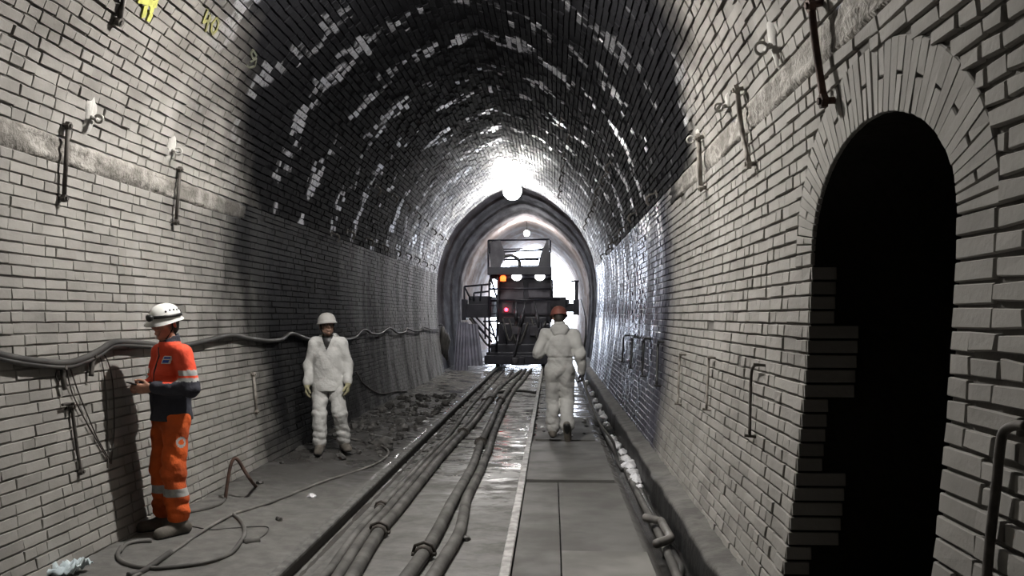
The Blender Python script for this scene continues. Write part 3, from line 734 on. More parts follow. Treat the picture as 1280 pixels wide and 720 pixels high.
rod([(88, 505), (84, 505), (78, 506)], .010, M['iron'], 'short horizontal peg in the bricks above the thin dark rod', .045, nut=False, ends=(1, 0), name='peg', cat='peg')
rod([(78, 460), (79, 475), (81, 487)], .018, M['iron'], 'dark iron hook carrying the cables on the brick wall', .05, ends=(1, 0), nut=False, name='cable_hook', cat='hook')
rod([(116, 446), (115, 458), (114, 470)], .018, M['iron'], 'small dark iron hook under the cable nearest the man in orange', .05, ends=(1, 0), nut=False, name='cable_hook', cat='hook')
for px, py, l in ((1003, 412, 0), ): pass
def anchor(px, py, label, r=.03, smear=(.07, .16)):
    p = wpt(px, py, .0); n, tt = nrm_at(p); t = empty('wall_anchor', p); tag(t, label, 'anchor')
    up = tt if tt.z > 0 else -tt; yv = V((0, 1, 0)); mb = MB()
    nn = 22; vs = [n * .032]; fs = []
    for k in range(nn):
        a = 2 * PI * k / nn; w = 1 + .3 * mn.noise(V((math.cos(a) * 1.5, math.sin(a) * 1.5, px)))
        vs.append(n * .028 + yv * (math.cos(a) * smear[0] * w * .8) + up * (math.sin(a) * smear[1] * w * .8 + .02))
    for k in range(nn):
        a = 2 * PI * k / nn; w = 1 + .3 * mn.noise(V((math.cos(a) * 1.5, math.sin(a) * 1.5, px)))
        vs.append(n * .008 + yv * (math.cos(a) * smear[0] * w) + up * (math.sin(a) * smear[1] * w + .02))
    for k in range(nn):
        k2 = (k + 1) % nn; fs += [(0, 1 + k, 1 + k2), (1 + k, 1 + nn + k, 1 + nn + k2, 1 + k2)]
    mb.add(vs, fs); mb.build('grout_smear', M['grout'], t, True)
    mb = MB(); mb.tube([n * .0, n * .06], .016, 8)
    ring = [n * (.06 + r * (1 - math.cos(a))) + up * (math.sin(a) * r) for a in np.linspace(0, 2 * PI, 14)]
    mb.tube(ring, .010, 6, False); mb.tube([n * .06 - yv * .05, n * .06 + yv * .05], .011, 6)
    mb.build('eye_bolt', M['grout'], t, True)
anchor(109, 146, 'white-splashed eye bolt above the rough band, nearest the left edge')
anchor(211, 187, 'white-splashed eye bolt above the rough band, beside the soot')
anchor(972, 56, 'white-splashed eye bolt above the rough band, nearest the niche', .035)
anchor(914, 131, 'white-splashed eye bolt by the second pale rod on the right wall', .03, (.04, .07))
anchor(876, 172, 'pale eye bolt in the dim brickwork at the end of the right rough band', .03, (.04, .07))
# little brackets in rows on the vault
def bracket(px, py, label, group, sgn):
    p = wpt(px, py, 0); n, tt = nrm_at(p); dn = tt if tt.z < 0 else -tt
    mb = MB(); s = 1.0; yv = V((0, -1, 0))
    mb.bar(-n * .005 - dn * .02, n * .10 + dn * .0, .05, .018)
    mb.tube([n * .09, n * .14 + dn * .02, n * .155 + dn * .07, n * .13 + dn * .12], .016, 6)
    mb.bar(n * .10 + yv * -.07, n * .10 + yv * .07, .022)
    mb.box(n * .012, (.09, .09, .02), n.to_track_quat('Z', 'Y').to_matrix())
    o = mb.build('wall_bracket', M['iron'], None); o.location = p; tag(o, label, 'bracket', group)
R1 = [(704, 148), (714, 169), (708, 190), (706, 207), (703, 219), (702, 231), (701, 240)]
R2 = [(765, 203), (759, 219), (751, 234), (748, 248), (745, 256), (741, 264), (737, 271), (734, 280)]
R3 = [(822, 242), (797, 266), (784, 284), (774, 295), (769, 303), (765, 311), (758, 317)]
L1 = [(468, 232), (490, 243), (507, 254), (520, 265), (530, 275), (540, 286), (549, 293), (556, 299)]
L2 = [(413, 292), (433, 289), (457, 298), (477, 307), (493, 313), (507, 317), (518, 322), (528, 327), (538, 331)]
for row, lb, gp in ((R1, 'small dark iron bracket in the row nearest the crown, right of the big lamp', 'brackets near the crown'),
                    (R2, 'small dark iron bracket in the middle row along the right haunch of the vault', 'brackets along the right haunch'),
                    (R3, 'small dark iron bracket in the lowest row on the right, above the wet wall', 'brackets above the right wall'),
                    (L1, 'small dark iron bracket in the upper row along the left haunch of the vault', 'brackets along the left haunch'),
                    (L2, 'small dark iron bracket in the lower row on the left, above the grey wall', 'brackets above the left wall')):
    for px, py in row: bracket(px, py, lb, gp, 1)
# painted marks on the vault
def paint(strokes, w, mat, label, name='painted_mark', depth=.024):
    mb = MB()
    for st in strokes:
        P = [sy_of(wpt(px, py, .0)) for px, py in st]
        for (s0, y0), (s1, y1) in zip(P[:-1], P[1:]):
            d = np.array([y1 - y0, s1 - s0]); L = np.linalg.norm(d); k = max(1, int(L / .04)); q = np.array([-d[1], d[0]]) / L * w / 2
            for i in range(k):
                a = np.array([y0, s0]) + d * i / k; b = np.array([y0, s0]) + d * (i + 1) / k
                c = [a - q, b - q, b + q, a + q]
                vs = [V(PT(s, y, depth)) for y, s in c] + [V(PT(s, y, .004)) for y, s in c]
                mb.add(vs, [(0, 1, 2, 3), (0, 4, 5, 1), (1, 5, 6, 2), (2, 6, 7, 3), (3, 7, 4, 0)])
    tag(mb.build(name, mat), label, 'paint mark')
paint([[(170, -3), (188, 4)], [(179, 6), (176, 19)], [(185, -2), (188, 6), (186, 13)], [(186, 14), (182, 25)], [(193, -4), (190, 8)]], .05, M['yellow'], 'bright yellow painted marks on the vault at the top edge')
paint([[(258, 9), (251, 27), (262, 22)], [(259, 18), (254, 38)], [(268, 21), (263, 27), (261, 36), (264, 40), (268, 36), (270, 27), (268, 21)]], .022, M['yellow_old'], 'sooty yellow number 40 painted on the vault')
paint([[(314, 62), (319, 68), (314, 73), (311, 67), (314, 62)], [(311, 76), (318, 72), (316, 82), (309, 84), (306, 80)]], .022, M['yellow_dim'], 'faded number eight on the sooty vault beyond the number 40')
# rubble on the verge
def stone(x, y, r, k, mat, label, group, name='stone', cat='stone', sq=.7):
    me = bmesh.new(); bmesh.ops.create_icosphere(me, subdivisions=2, radius=1)
    for vv in me.verts:
        c = vv.co.copy(); a = 1 + .55 * mn.noise(c * 1.4 + V((k * 2.7, k, 0)))
        vv.co = V((c.x * a, c.y * a * .8, c.z * a * sq)) * r
    m_ = bpy.data.meshes.new(name); me.to_mesh(m_); me.free(); m_.materials.append(mat)
    o = bpy.data.objects.new(name, m_); COL.objects.link(o); o.location = (x, y, gh(x, y) + r * sq * .45); o.rotation_euler = (0, 0, k * 1.7)
    return tag(o, label, cat, group)
rr = random.Random(3)
put = []
for k in range(260):
    y = rr.uniform(10.2, 18.5); x = -.98 - 1.02 * rr.random() ** 1.2
    if abs(x + 1.9) < .35 and abs(y - 11) < .6: continue
    r_ = .028 + .095 * rr.random() ** 2.2
    if any(math.hypot(x - a, y - b) < (r_ + c) * 1.25 for a, b, c in put): continue
    put.append((x, y, r_)); stone(x, y, r_, k, M['stone'], 'dark lump of rubble on the verge between the rail and the left wall', 'rubble on the verge')
for k, (px, py, r) in enumerate([(583, 669, .04), (349, 654, .035), (325, 612, .04), (352, 588, .03), (540, 577, .03)]):
    p = gpt(px, py, .06); stone(p.x, p.y, r, 200 + k, M['stone'], ('small dark block lying on the track bed by the bent delivery hose', 'small dark clod on the mud between the wire and the dark rail', 'small clod at the foot of the left wall right by the arch-shaped bar', 'small clod at the foot of the sooty wall before the man in white', 'small clod by the delivery hoses')[k], None, 'clod', 'stone')
for px, py, r, lb in ((390, 617, .045, 'small white scrap lying on the mud between the man in white and the dark rail'), (532, 525, .05, 'white scrap on the rubble beside the dark rail'), (487, 516, .03, 'tiny pale scrap on the rubble near the left wall')):
    p = gpt(px, py, .11); stone(p.x, p.y, r, px, M['white_foam'], lb, None, 'scrap', 'debris', .6)
rr = random.Random(5)
for k in range(16):
    stone(rr.uniform(.9, 1.62), rr.uniform(11.9, 14.5), rr.uniform(.02, .045), 300 + k, M['white_foam'] if k % 3 else M['stone'], 'small pale scrap on the far boards around the walking man', 'scraps on the far boards', 'scrap', 'debris', .35)
for o in [o for o in COL.objects if o.name.startswith('scrap') and o.get('group')]: o.location.z = .125
# rag at the bottom edge
mb = MB(); c = gpt(74, 716, .12); v = []; n_ = 18
for i in range(n_):
    for j in range(n_):
        u, w_ = i / (n_ - 1) - .5, j / (n_ - 1) - .5
        z = .05 + .07 * abs(mn.noise(V((u * 5, w_ * 5, 2)))) + .05 * mn.noise(V((u * 9, w_ * 9, 6))) + .09 * max(0, abs(u) * 2 - .55) * (1 - abs(w_))
        v.append(c + V((u * .32, w_ * .26, max(.0, z) - .03)))
f = [(i * n_ + j, (i + 1) * n_ + j, (i + 1) * n_ + j + 1, i * n_ + j + 1) for i in range(n_ - 1) for j in range(n_ - 1)]
mb.add(v, f); o = mb.build('rag', M['rag'], None, True); tag(o, 'crumpled pale blue rag on the mud at the foot of the left wall', 'rag')
sm = o.modifiers.new('thick', 'SOLIDIFY'); sm.thickness = .006
# ------------------------------------------------------------------ the work machine on the track
YM = 28.5; KM = FPX / YM
def mx(px): return 1.07 + (px - 690) / KM
def mh(py): return 1.8 + (395 - py) / KM
mc = empty('rail_work_machine', (0, YM + 1.5, .11)); tag(mc, 'dark rail work machine with a railed platform on top, standing on the track', 'machine')
O = V((0, YM + 1.5, .11))
def P3(px, py, dy=0.0): return V((mx(px), YM + dy, mh(py))) - O
def mpart(name, mat, fn, bevel=0.0, smooth=False, parent=mc):
    mb = MB(); fn(mb); return mb.build(name, mat, parent, smooth, bevel)
def pbox(mb, x0, x1, y0, y1, d0, d1):   # picture-plane extents on the machine's face, depth range in metres
    a = P3(x0, y1, d0); b = P3(x1, y0, d1); mb.box((a + b) / 2, (abs(b.x - a.x), abs(b.y - a.y), abs(b.z - a.z)))
mpart('chassis', M['mach'], lambda m: (pbox(m, 613, 690, 430, 452, 0, 5), pbox(m, 608, 692, 440, 451, -.1, .35)), .03)
mpart('buffer_beam', M['mach'], lambda m: (pbox(m, 606, 694, 444, 455, -.25, -.05), pbox(m, 640, 656, 446, 456, -.4, -.2)), .02)
for x in (-.755, .755):
    for y in (.6, 3.6):
        def wheel(m, x=x, y=y):
            Mx = Matrix.Translation(V((x, YM + y, .11 + .42)) - O) @ Matrix.Rotation(PI / 2, 4, 'Y')
            m.lathe([(.40, -.06), (.42, -.055), (.42, .05), (.45, .055), (.45, .075), (.15, .09), (.1, .1)], 24, Mx)
        mpart('wheel', M['mach_steel'], wheel, 0, True)
mpart('engine_cover', M['mach'], lambda m: (pbox(m, 622, 688, 404, 432, .15, 4.6), pbox(m, 628, 684, 396, 406, .3, 4.4)), .04)
mpart('cab_body', M['mach'], lambda m: pbox(m, 621, 690, 346, 404, .55, 4.4), .05)
mpart('front_panel', M['mach_grey'], lambda m: (pbox(m, 624, 654, 352, 374, .49, .56), pbox(m, 660, 688, 353, 372, .49, .56), pbox(m, 626, 640, 378, 392, .49, .56)), .015)
mpart('cab_window', M['mach_grey'], lambda m: (pbox(m, 664, 684, 378, 394, .50, .56),), .01)
mpart('platform_deck', M['mach'], lambda m: (pbox(m, 610, 690, 334, 344, -.3, 4.2), pbox(m, 612, 688, 344, 348, .0, .4)), .02)
def wing(m, s):
    if s < 0: q = [(613, 303), (626, 301), (632, 318), (626, 336), (614, 336)]
    else: q = [(686, 300), (688, 336), (672, 336), (676, 318), (684, 301)]
    a = [P3(x, y, -.28) for x, y in q]; b = [P3(x, y, -.20) for x, y in q]; k = len(q)
    m.add(a + b, [tuple(range(k)), tuple(range(2 * k))[k:][::-1]] + [(i, i + k, (i + 1) % k + k, (i + 1) % k) for i in range(k)])
mpart('side_shield', M['mach_grey'], lambda m: wing(m, -1)); mpart('side_shield', M['mach'], lambda m: wing(m, 1))
for x0, x1, y0, y1 in ((611, 687, 301, 300), (612, 686, 316, 313), (630, 674, 325, 325)):
    mpart('guard_rail', M['mach'], lambda m: m.tube([P3(x0, y0, -.25), P3(x1, y1, -.25)], .03, 8), 0, True)
    mpart('guard_rail', M['mach'], lambda m: m.tube([P3(x0, y0 - 1, 3.9), P3(x1, y1 - 1, 3.9)], .025, 8), 0, True)
for px in (611, 616, 684, 688):
    mpart('rail_post', M['mach'], lambda m: m.tube([P3(px, 301, -.25), P3(px, 338, -.25)], .03, 8), 0, True)
mpart('hose_reel', M['hose_dark'], lambda m: [m.tube([P3(637, 330, -.1) + V((math.cos(a) * r, k * .06, math.sin(a) * r * .85)) for a in np.linspace(-.3, PI + .3, 20)], .03, 8) for k, r in enumerate((.34, .31, .36))], 0, True)
for px in (646, 675, 657):
    if px != 657:
        o = mpart('work_light', M['wl'], lambda m: m.lathe([(.02, -.05), (.11, -.04), (.13, 0), (.12, .04), (.05, .06)], 16, Matrix.Translation(P3(px, 346, -.08)) @ Matrix.Scale(1.25, 4, (1, 0, 0)) @ Matrix.Rotation(PI / 2, 4, 'X')), 0, True)
mpart('beacon', M['orange_glow'], lambda m: m.lathe([(.02, -.10), (.09, -.09), (.10, .04), (.06, .09), (.01, .1)], 16, Matrix.Translation(P3(629, 348, -.08))), 0, True)
mpart('tail_light', M['red_glow'], lambda m: m.lathe([(.01, -.04), (.05, -.03), (.06, .02), (.03, .04)], 14, Matrix.Translation(P3(632, 387, .42)) @ Matrix.Rotation(PI / 2, 4, 'X')), 0, True)
# folding side platform on the left
mpart('side_platform', M['mach'], lambda m: (pbox(m, 579, 614, 380, 397, .0, 3.0), pbox(m, 585, 614, 370, 382, .1, 2.9), pbox(m, 577, 583, 374, 400, -.1, .5)), .02)
for a, b in (((580, 358), (614, 355)), ((592, 366), (612, 364)), ((580, 358), (588, 374)), ((592, 366), (592, 376)), ((602, 357), (600, 376)), ((580, 358), (580, 384))):
    mpart('platform_rail', M['mach'], lambda m: m.tube([P3(*a, .05), P3(*b, .05)], .03, 8), 0, True)
for a, b in (((588, 396), (615, 428)), ((594, 396), (617, 420)), ((586, 398), (606, 418)), ((606, 396), (606, 424))):
    mpart('strut', M['mach'], lambda m: m.tube([P3(*a, .1), P3(*b, .15)], .03, 8), 0, True)
mpart('hydraulic_hose', M['hose_dark'], lambda m: m.tube(spline([P3(588, 398, .0), P3(598, 415, -.05), P3(608, 430, 0), P3(618, 436, .1)], 6), .035, 8), 0, True)
def ladder(m):
    m.tube([P3(616, 340, -.1), P3(612, 352, -.12), P3(612, 440, -.15)], .035, 8); m.tube([P3(623, 344, -.1), P3(621, 440, -.15)], .035, 8)
mpart('ladder', M['mach'], ladder, 0, True)
for k in range(9): mpart('ladder_rung', M['mach'], lambda m: m.tube([P3(612, 352 + k * 10, -.13), P3(622, 352 + k * 10, -.13)], .022, 6), 0, True)
mpart('cross_rail', M['mach'], lambda m: (m.tube([P3(612, 361, -.1), P3(690, 361, -.1)], .03, 8), m.tube([P3(612, 376, -.1), P3(700, 374, -.1)], .035, 8), m.tube([P3(604, 402, -.1), P3(622, 401, -.1)], .03, 8)), 0, True)
for a, b in (((657, 376), (650, 408)), ((668, 376), (674, 410)), ((645, 376), (645, 400))):
    mpart('cylinder', M['mach_steel'], lambda m: (m.tube([P3(*a, -.05), P3(*b, .0)], .035, 10), m.tube([P3(*a, -.05).lerp(P3(*b, 0), .45), P3(*b, .0)], .055, 10)), 0, True)
mpart('tow_bar', M['mach_steel'], lambda m: m.tube([P3(650, 410, -.05), P3(643, 446, -.3)], .04, 8), 0, True)
# right hand boom
def boom(m):
    pbox(m, 688, 708, 371, 398, .2, 1.2); pbox(m, 700, 722, 379, 390, .3, .7); pbox(m, 706, 712, 374, 382, .25, .8); pbox(m, 717, 724, 374, 394, .2, .8)
mpart('boom_arm', M['mach'], boom, .03)
mpart('boom_mast', M['mach'], lambda m: (m.tube([P3(721, 350, .4), P3(721, 392, .4)], .06, 8), m.tube([P3(714, 351, .4), P3(724, 351, .4)], .03, 8)), 0, True)
# corrugated sheets leaning against the left wall before the machine
def sheet(x0, x1, x2, x3, y0, y1, Y, label):
    mb = MB(); n = 24; v = []; f = []
    k = FPX / Y; X = lambda px: 1.07 + (px - 690) / k; H = lambda py: 1.8 + (395 - py) / k
    for side in (0, 1):
        for i in range(n + 1):
            t = i / n; o_ = .035 * math.sin(t * PI * 9) - side * .015
            v += [(X(x0 + (x1 - x0) * t), Y + .25 + t * .1 + o_, H(y0)), (X(x2 + (x3 - x2) * t), Y - .1 + t * .1 + o_, max(.06, H(y1)))]
    m_ = 2 * (n + 1)
    for i in range(n): f += [(2 * i, 2 * i + 1, 2 * i + 3, 2 * i + 2), (m_ + 2 * i, m_ + 2 * i + 2, m_ + 2 * i + 3, m_ + 2 * i + 1), (2 * i, 2 * i + 2, m_ + 2 * i + 2, m_ + 2 * i), (2 * i + 1, m_ + 2 * i + 1, m_ + 2 * i + 3, 2 * i + 3)]
    f += [(0, m_, m_ + 1, 1), (2 * n, 2 * n + 1, m_ + 2 * n + 1, m_ + 2 * n)]
    mb.add(v, f); tag(mb.build('corrugated_sheet', M['sheet']), label, 'sheet', 'corrugated sheets by the machine')
sheet(570, 584, 567, 585, 403, 464, 27.0, 'grey corrugated sheet leaning by the left wall, nearer the wall')
sheet(580, 596, 584, 604, 405, 457, 27.4, 'grey corrugated sheet leaning under the side platform, nearer the machine')
# coats hung at the end of the swagged cable
mb = MB(); p = wpt(553, 408, .10)
for k in range(3):
    q = p + V((.05 * k, .12 * k, -.1 * k)); mb.tube([q, q + V((.03, 0, -.25)), q + V((-.04, .03, -.55)), q + V((.02, 0, -.85))], [.05, .11, .10, .04], 10)
mb.tube([p + V((-.12, 0, .03)), p + V((0, 0, .05))], .02, 6)
tag(mb.build('hanging_bundle', M['hose_dark'], None, True), 'dark bundle of rope and cloth hanging where the swagged cable ends', 'bundle')

for a, b, r in (((611, 304), (620, 336), .02), ((616, 342), (611, 300), .025), ((613, 345), (621, 372), .03), ((612, 400), (622, 430), .03), ((690, 350), (690, 372), .04), ((628, 404), (634, 430), .03), ((676, 402), (672, 430), .03)):
    mpart('brace', M['mach'], lambda m: m.tube([P3(*a, -.14), P3(*b, -.12)], r, 8), 0, True)
for k, (x0, y0, x1, y1) in enumerate(((628, 398, 646, 420), (636, 399, 660, 424), (664, 398, 682, 418))):
    mpart('hydraulic_hose', M['hose_dark'], lambda m: m.tube(spline([P3(x0, y0, .1), P3((x0 + x1) / 2, y1 + 6, -.05), P3(x1, y0 + 4, .1)], 6), .028, 8), 0, True)
mpart('toolbox', M['mach_grey'], lambda m: pbox(m, 640, 652, 408, 418, -.02, .16), .02)
mpart('toolbox', M['mach_grey'], lambda m: pbox(m, 662, 680, 407, 420, -.02, .16), .02)
mpart('coupler', M['mach_steel'], lambda m: (pbox(m, 641, 649, 446, 454, -.5, -.2), m.lathe([(.05, -.03), (.11, -.02), (.11, .02), (.05, .03)], 14, Matrix.Translation(P3(645, 450, -.55)) @ Matrix.Rotation(PI / 2, 4, 'X'))), .01)
# ------------------------------------------------------------------ people: one continuous surface each, grown from a distance field
class SDF:
    def __init__(s, lo, hi, h):
        s.lo = np.array(lo, float); s.h = h
        s.n = np.ceil((np.array(hi) - s.lo) / h).astype(int) + 1
        s.ax = [s.lo[i] + h * np.arange(s.n[i]) for i in range(3)]
        s.d = np.full(s.n, .5, np.float32)
    def cap(s, a, b, ra, rb, k=.02, flat=None, fs=1.0, cut=False):
        a = np.array(a, float); b = np.array(b, float); R = max(ra, rb) + k + 2.5 * s.h
        sl = []
        for i in range(3):
            i0 = int(max(0, (min(a[i], b[i]) - R - s.lo[i]) / s.h)); i1 = int(min(s.n[i], (max(a[i], b[i]) + R - s.lo[i]) / s.h + 2))
            if i1 <= i0: return s
            sl.append(slice(i0, i1))
        X, Y, Z = (s.ax[0][sl[0]][:, None, None], s.ax[1][sl[1]][None, :, None], s.ax[2][sl[2]][None, None, :])
        P = [X - a[0], Y - a[1], Z - a[2]]; D = b - a
        if flat is not None:
            fl = np.array(flat, float); fl /= np.linalg.norm(fl); q = (P[0] * fl[0] + P[1] * fl[1] + P[2] * fl[2]) * (fs - 1)
            P = [P[i] + q * fl[i] for i in range(3)]; D = D + fl * (D @ fl) * (fs - 1)
        L2 = max(D @ D, 1e-9); t = np.clip((P[0] * D[0] + P[1] * D[1] + P[2] * D[2]) / L2, 0, 1)
        d = np.sqrt((P[0] - t * D[0]) ** 2 + (P[1] - t * D[1]) ** 2 + (P[2] - t * D[2]) ** 2) - (ra + (rb - ra) * t)
        if flat is not None and fs > 1: d = d / (1 + (fs - 1) * .5)
        c = s.d[tuple(sl)]
        if cut:
            c[...] = np.maximum(c, -d); return s
        hh = np.clip(.5 + .5 * (c - d) / k, 0, 1)
        c[...] = c * (1 - hh) + d * hh - k * hh * (1 - hh)
        return s
    def chain(s, pts, rs, k=.02, flat=None, fs=1.0):
        for i in range(len(pts) - 1): s.cap(pts[i], pts[i + 1], rs[i], rs[i + 1], k, flat, fs)
        return s
    def plane(s, p, n):      # keep the side the normal points away from
        X, Y, Z = np.meshgrid(*s.ax, indexing='ij', sparse=True)
        d = (X - p[0]) * n[0] + (Y - p[1]) * n[1] + (Z - p[2]) * n[2]
        s.d = np.maximum(s.d, d.astype(np.float32)); return s
    def folds(s, amp, seed=0, fr=26):
        X, Y, Z = np.meshgrid(*s.ax, indexing='ij', sparse=True)
        w = .7 * np.sin(7 * X + 5 * Z + seed) + .6 * np.sin(9 * Y - 4 * Z + seed * 1.7)
        s.d = s.d + (amp * (.45 * np.sin(fr * (Z + .55 * X - .3 * Y) + 2.4 * w + seed) * (.6 + .4 * np.sin(5 * X + 6 * Z + seed)) + .9 * (.6 - np.abs(np.sin(fr * .55 * (.75 * X - .7 * Z + .5 * Y) + 1.6 * w))) + .5 * (.6 - np.abs(np.sin(fr * .9 * (.5 * X + .8 * Z - .5 * Y) + 2.2 * w + 1))))).astype(np.float32); return s
    def cuffs(s, seed):      # bunched cloth on the shins and behind the knees
        X, Y, Z = np.meshgrid(*s.ax, indexing='ij', sparse=True)
        w = np.exp(-((Z - .24) / .13) ** 2) + .55 * np.exp(-((Z - .52) / .09) ** 2)
        s.d = s.d - (w * (.007 + .011 * np.abs(np.sin(PI * Z / .085 + 5 * X + 3 * Y + seed + 1.3 * np.sin(14 * X + 11 * Y))) - .006)).astype(np.float32); return s
    def mesh(s):
        d = s.d; ins = d < 0; n = s.n
        cid = lambda i, j, k: (i * (n[1] - 1) + j) * (n[2] - 1) + k
        CI = []; CP = []; Q = []
        for ax in range(3):
            sl0 = [slice(None)] * 3; sl1 = [slice(None)] * 3; sl0[ax] = slice(None, -1); sl1[ax] = slice(1, None)
            e = np.argwhere(ins[tuple(sl0)] != ins[tuple(sl1)])
            u, v = (ax + 1) % 3, (ax + 2) % 3
            e = e[(e[:, u] > 0) & (e[:, v] > 0) & (e[:, u] < n[u] - 1) & (e[:, v] < n[v] - 1)]
            e1 = e.copy(); e1[:, ax] += 1
            d0 = d[tuple(e.T)]; d1 = d[tuple(e1.T)]; t = d0 / (d0 - d1)
            p = e.astype(float); p[:, ax] += t
            q = []
            for du, dv in ((-1, -1), (0, -1), (0, 0), (-1, 0)):
                c = e.copy(); c[:, u] += du; c[:, v] += dv; id_ = cid(*c.T); q.append(id_); CI.append(id_); CP.append(p)
            q = np.stack(q, 1); fl = d0 > 0; q[fl] = q[fl][:, ::-1]; Q.append(q)
        CI = np.concatenate(CI); CP = np.concatenate(CP); Q = np.concatenate(Q)
        uq, inv = np.unique(CI, return_inverse=True); cnt = np.bincount(inv)
        Vv = np.stack([np.bincount(inv, CP[:, i]) / cnt for i in range(3)], 1) * s.h + s.lo
        return Vv, np.searchsorted(uq, Q)
    def obj(s, name, mats, parent, region=None):
        v, f = s.mesh(); mi = None
        if region is not None: mi = region(v[f].mean(1))
        return npmesh(name, v, f, mats, parent, mi, True)

def arr(p): return np.array(p, float)
def unit(v): v = arr(v); return v / np.linalg.norm(v)
def hand_prims(w, d, pn, side, curl=.6, grow=0.0):
    """five fingers and a thumb: w wrist, d direction of the hand, pn palm normal, side: towards the thumb"""
    d = unit(d); pn = unit(pn); s = unit(side); out = []
    k = arr(w) + d * .085
    out.append((arr(w), k, .026 + grow, .036 + grow, pn, 1.9, .012))
    out.append((arr(w) + d * .03 + s * .012, k + s * .016, .022 + grow, .022 + grow, pn, 1.6, .010))
    out.append((arr(w) + d * .03 - s * .012, k - s * .018, .022 + grow, .02 + grow, pn, 1.6, .010))
    for i, (o, L) in enumerate(((.030, .072), (.010, .080), (-.010, .075), (-.029, .058))):
        p = k + s * o; a = curl * (.5 + .08 * i); dd = d
        for seg in range(3):
            dd = unit(dd * math.cos(a) + pn * math.sin(a)); q = p + dd * L * (.46, .31, .23)[seg]
            out.append((p, q, .0092 + grow - .0008 * seg, .0086 + grow - .0008 * seg, None, 1, .004)); p = q; a = curl * .9
    p = arr(w) + d * .028 + s * .026
    t1 = p + unit(d * .55 + s * .7 + pn * .35) * .042; t2 = t1 + unit(d * .85 + s * .25 + pn * .45) * .032; t3 = t2 + unit(d * .9 + pn * .5) * .024
    out += [(p, t1, .0135 + grow, .011 + grow, None, 1, .008), (t1, t2, .011 + grow, .0095 + grow, None, 1, .004), (t2, t3, .0095 + grow, .008 + grow, None, 1, .004)]
    return out
def put_prims(S, prims):
    for a, b, ra, rb, fl, fs, k in prims: S.cap(a, b, ra, rb, k, fl, fs)
def head_prims(S, c, F, U):
    """c: middle of the skull, F: where the face looks, U: up"""
    F = unit(F); U = unit(arr(U) - F * (arr(U) @ F)); R = np.cross(F, U); p = lambda r, f, u: arr(c) + R * r + F * f + U * u
    S.cap(p(0, -.035, .035), p(0, .03, .04), .082, .080, .02, R, 1.14)            # skull
    S.cap(p(0, .045, -.01), p(0, .055, -.075), .062, .040, .03, R, 1.05)           # face down to the chin
    S.cap(p(-.035, .03, -.06), p(.035, .03, -.06), .033, .033, .025)               # jaw
    S.cap(p(0, .085, -.098), p(0, .088, -.094), .017, .017, .014)                   # chin
    S.cap(p(-.035, .090, .030), p(.035, .090, .030), .013, .013, .012)             # brow
    S.cap(p(0, .100, .018), p(0, .120, -.022), .008, .0125, .008)                  # nose
    S.cap(p(-.010, .108, -.026), p(.010, .108, -.026), .009, .009, .006)           # nostrils
    for sg in (-1, 1):
        S.cap(p(sg * .046, .078, -.012), p(sg * .05, .06, -.02), .018, .02, .02)   # cheek bones
        S.cap(p(sg * .032, .112, .010), p(sg * .032, .113, .010), .015, .015, .006, cut=True)   # eye sockets
        S.cap(p(sg * .076, -.005, .018), p(sg * .080, -.012, -.028), .013, .009, .006, R, .75)   # ears
    S.cap(p(-.020, .101, -.053), p(.020, .101, -.053), .008, .008, .005)           # lips
    S.cap(p(-.018, .102, -.063), p(.018, .102, -.063), .008, .008, .005)
    S.cap(p(-.022, .112, -.058), p(.022, .112, -.058), .0028, .0028, .002, cut=True)
    return p
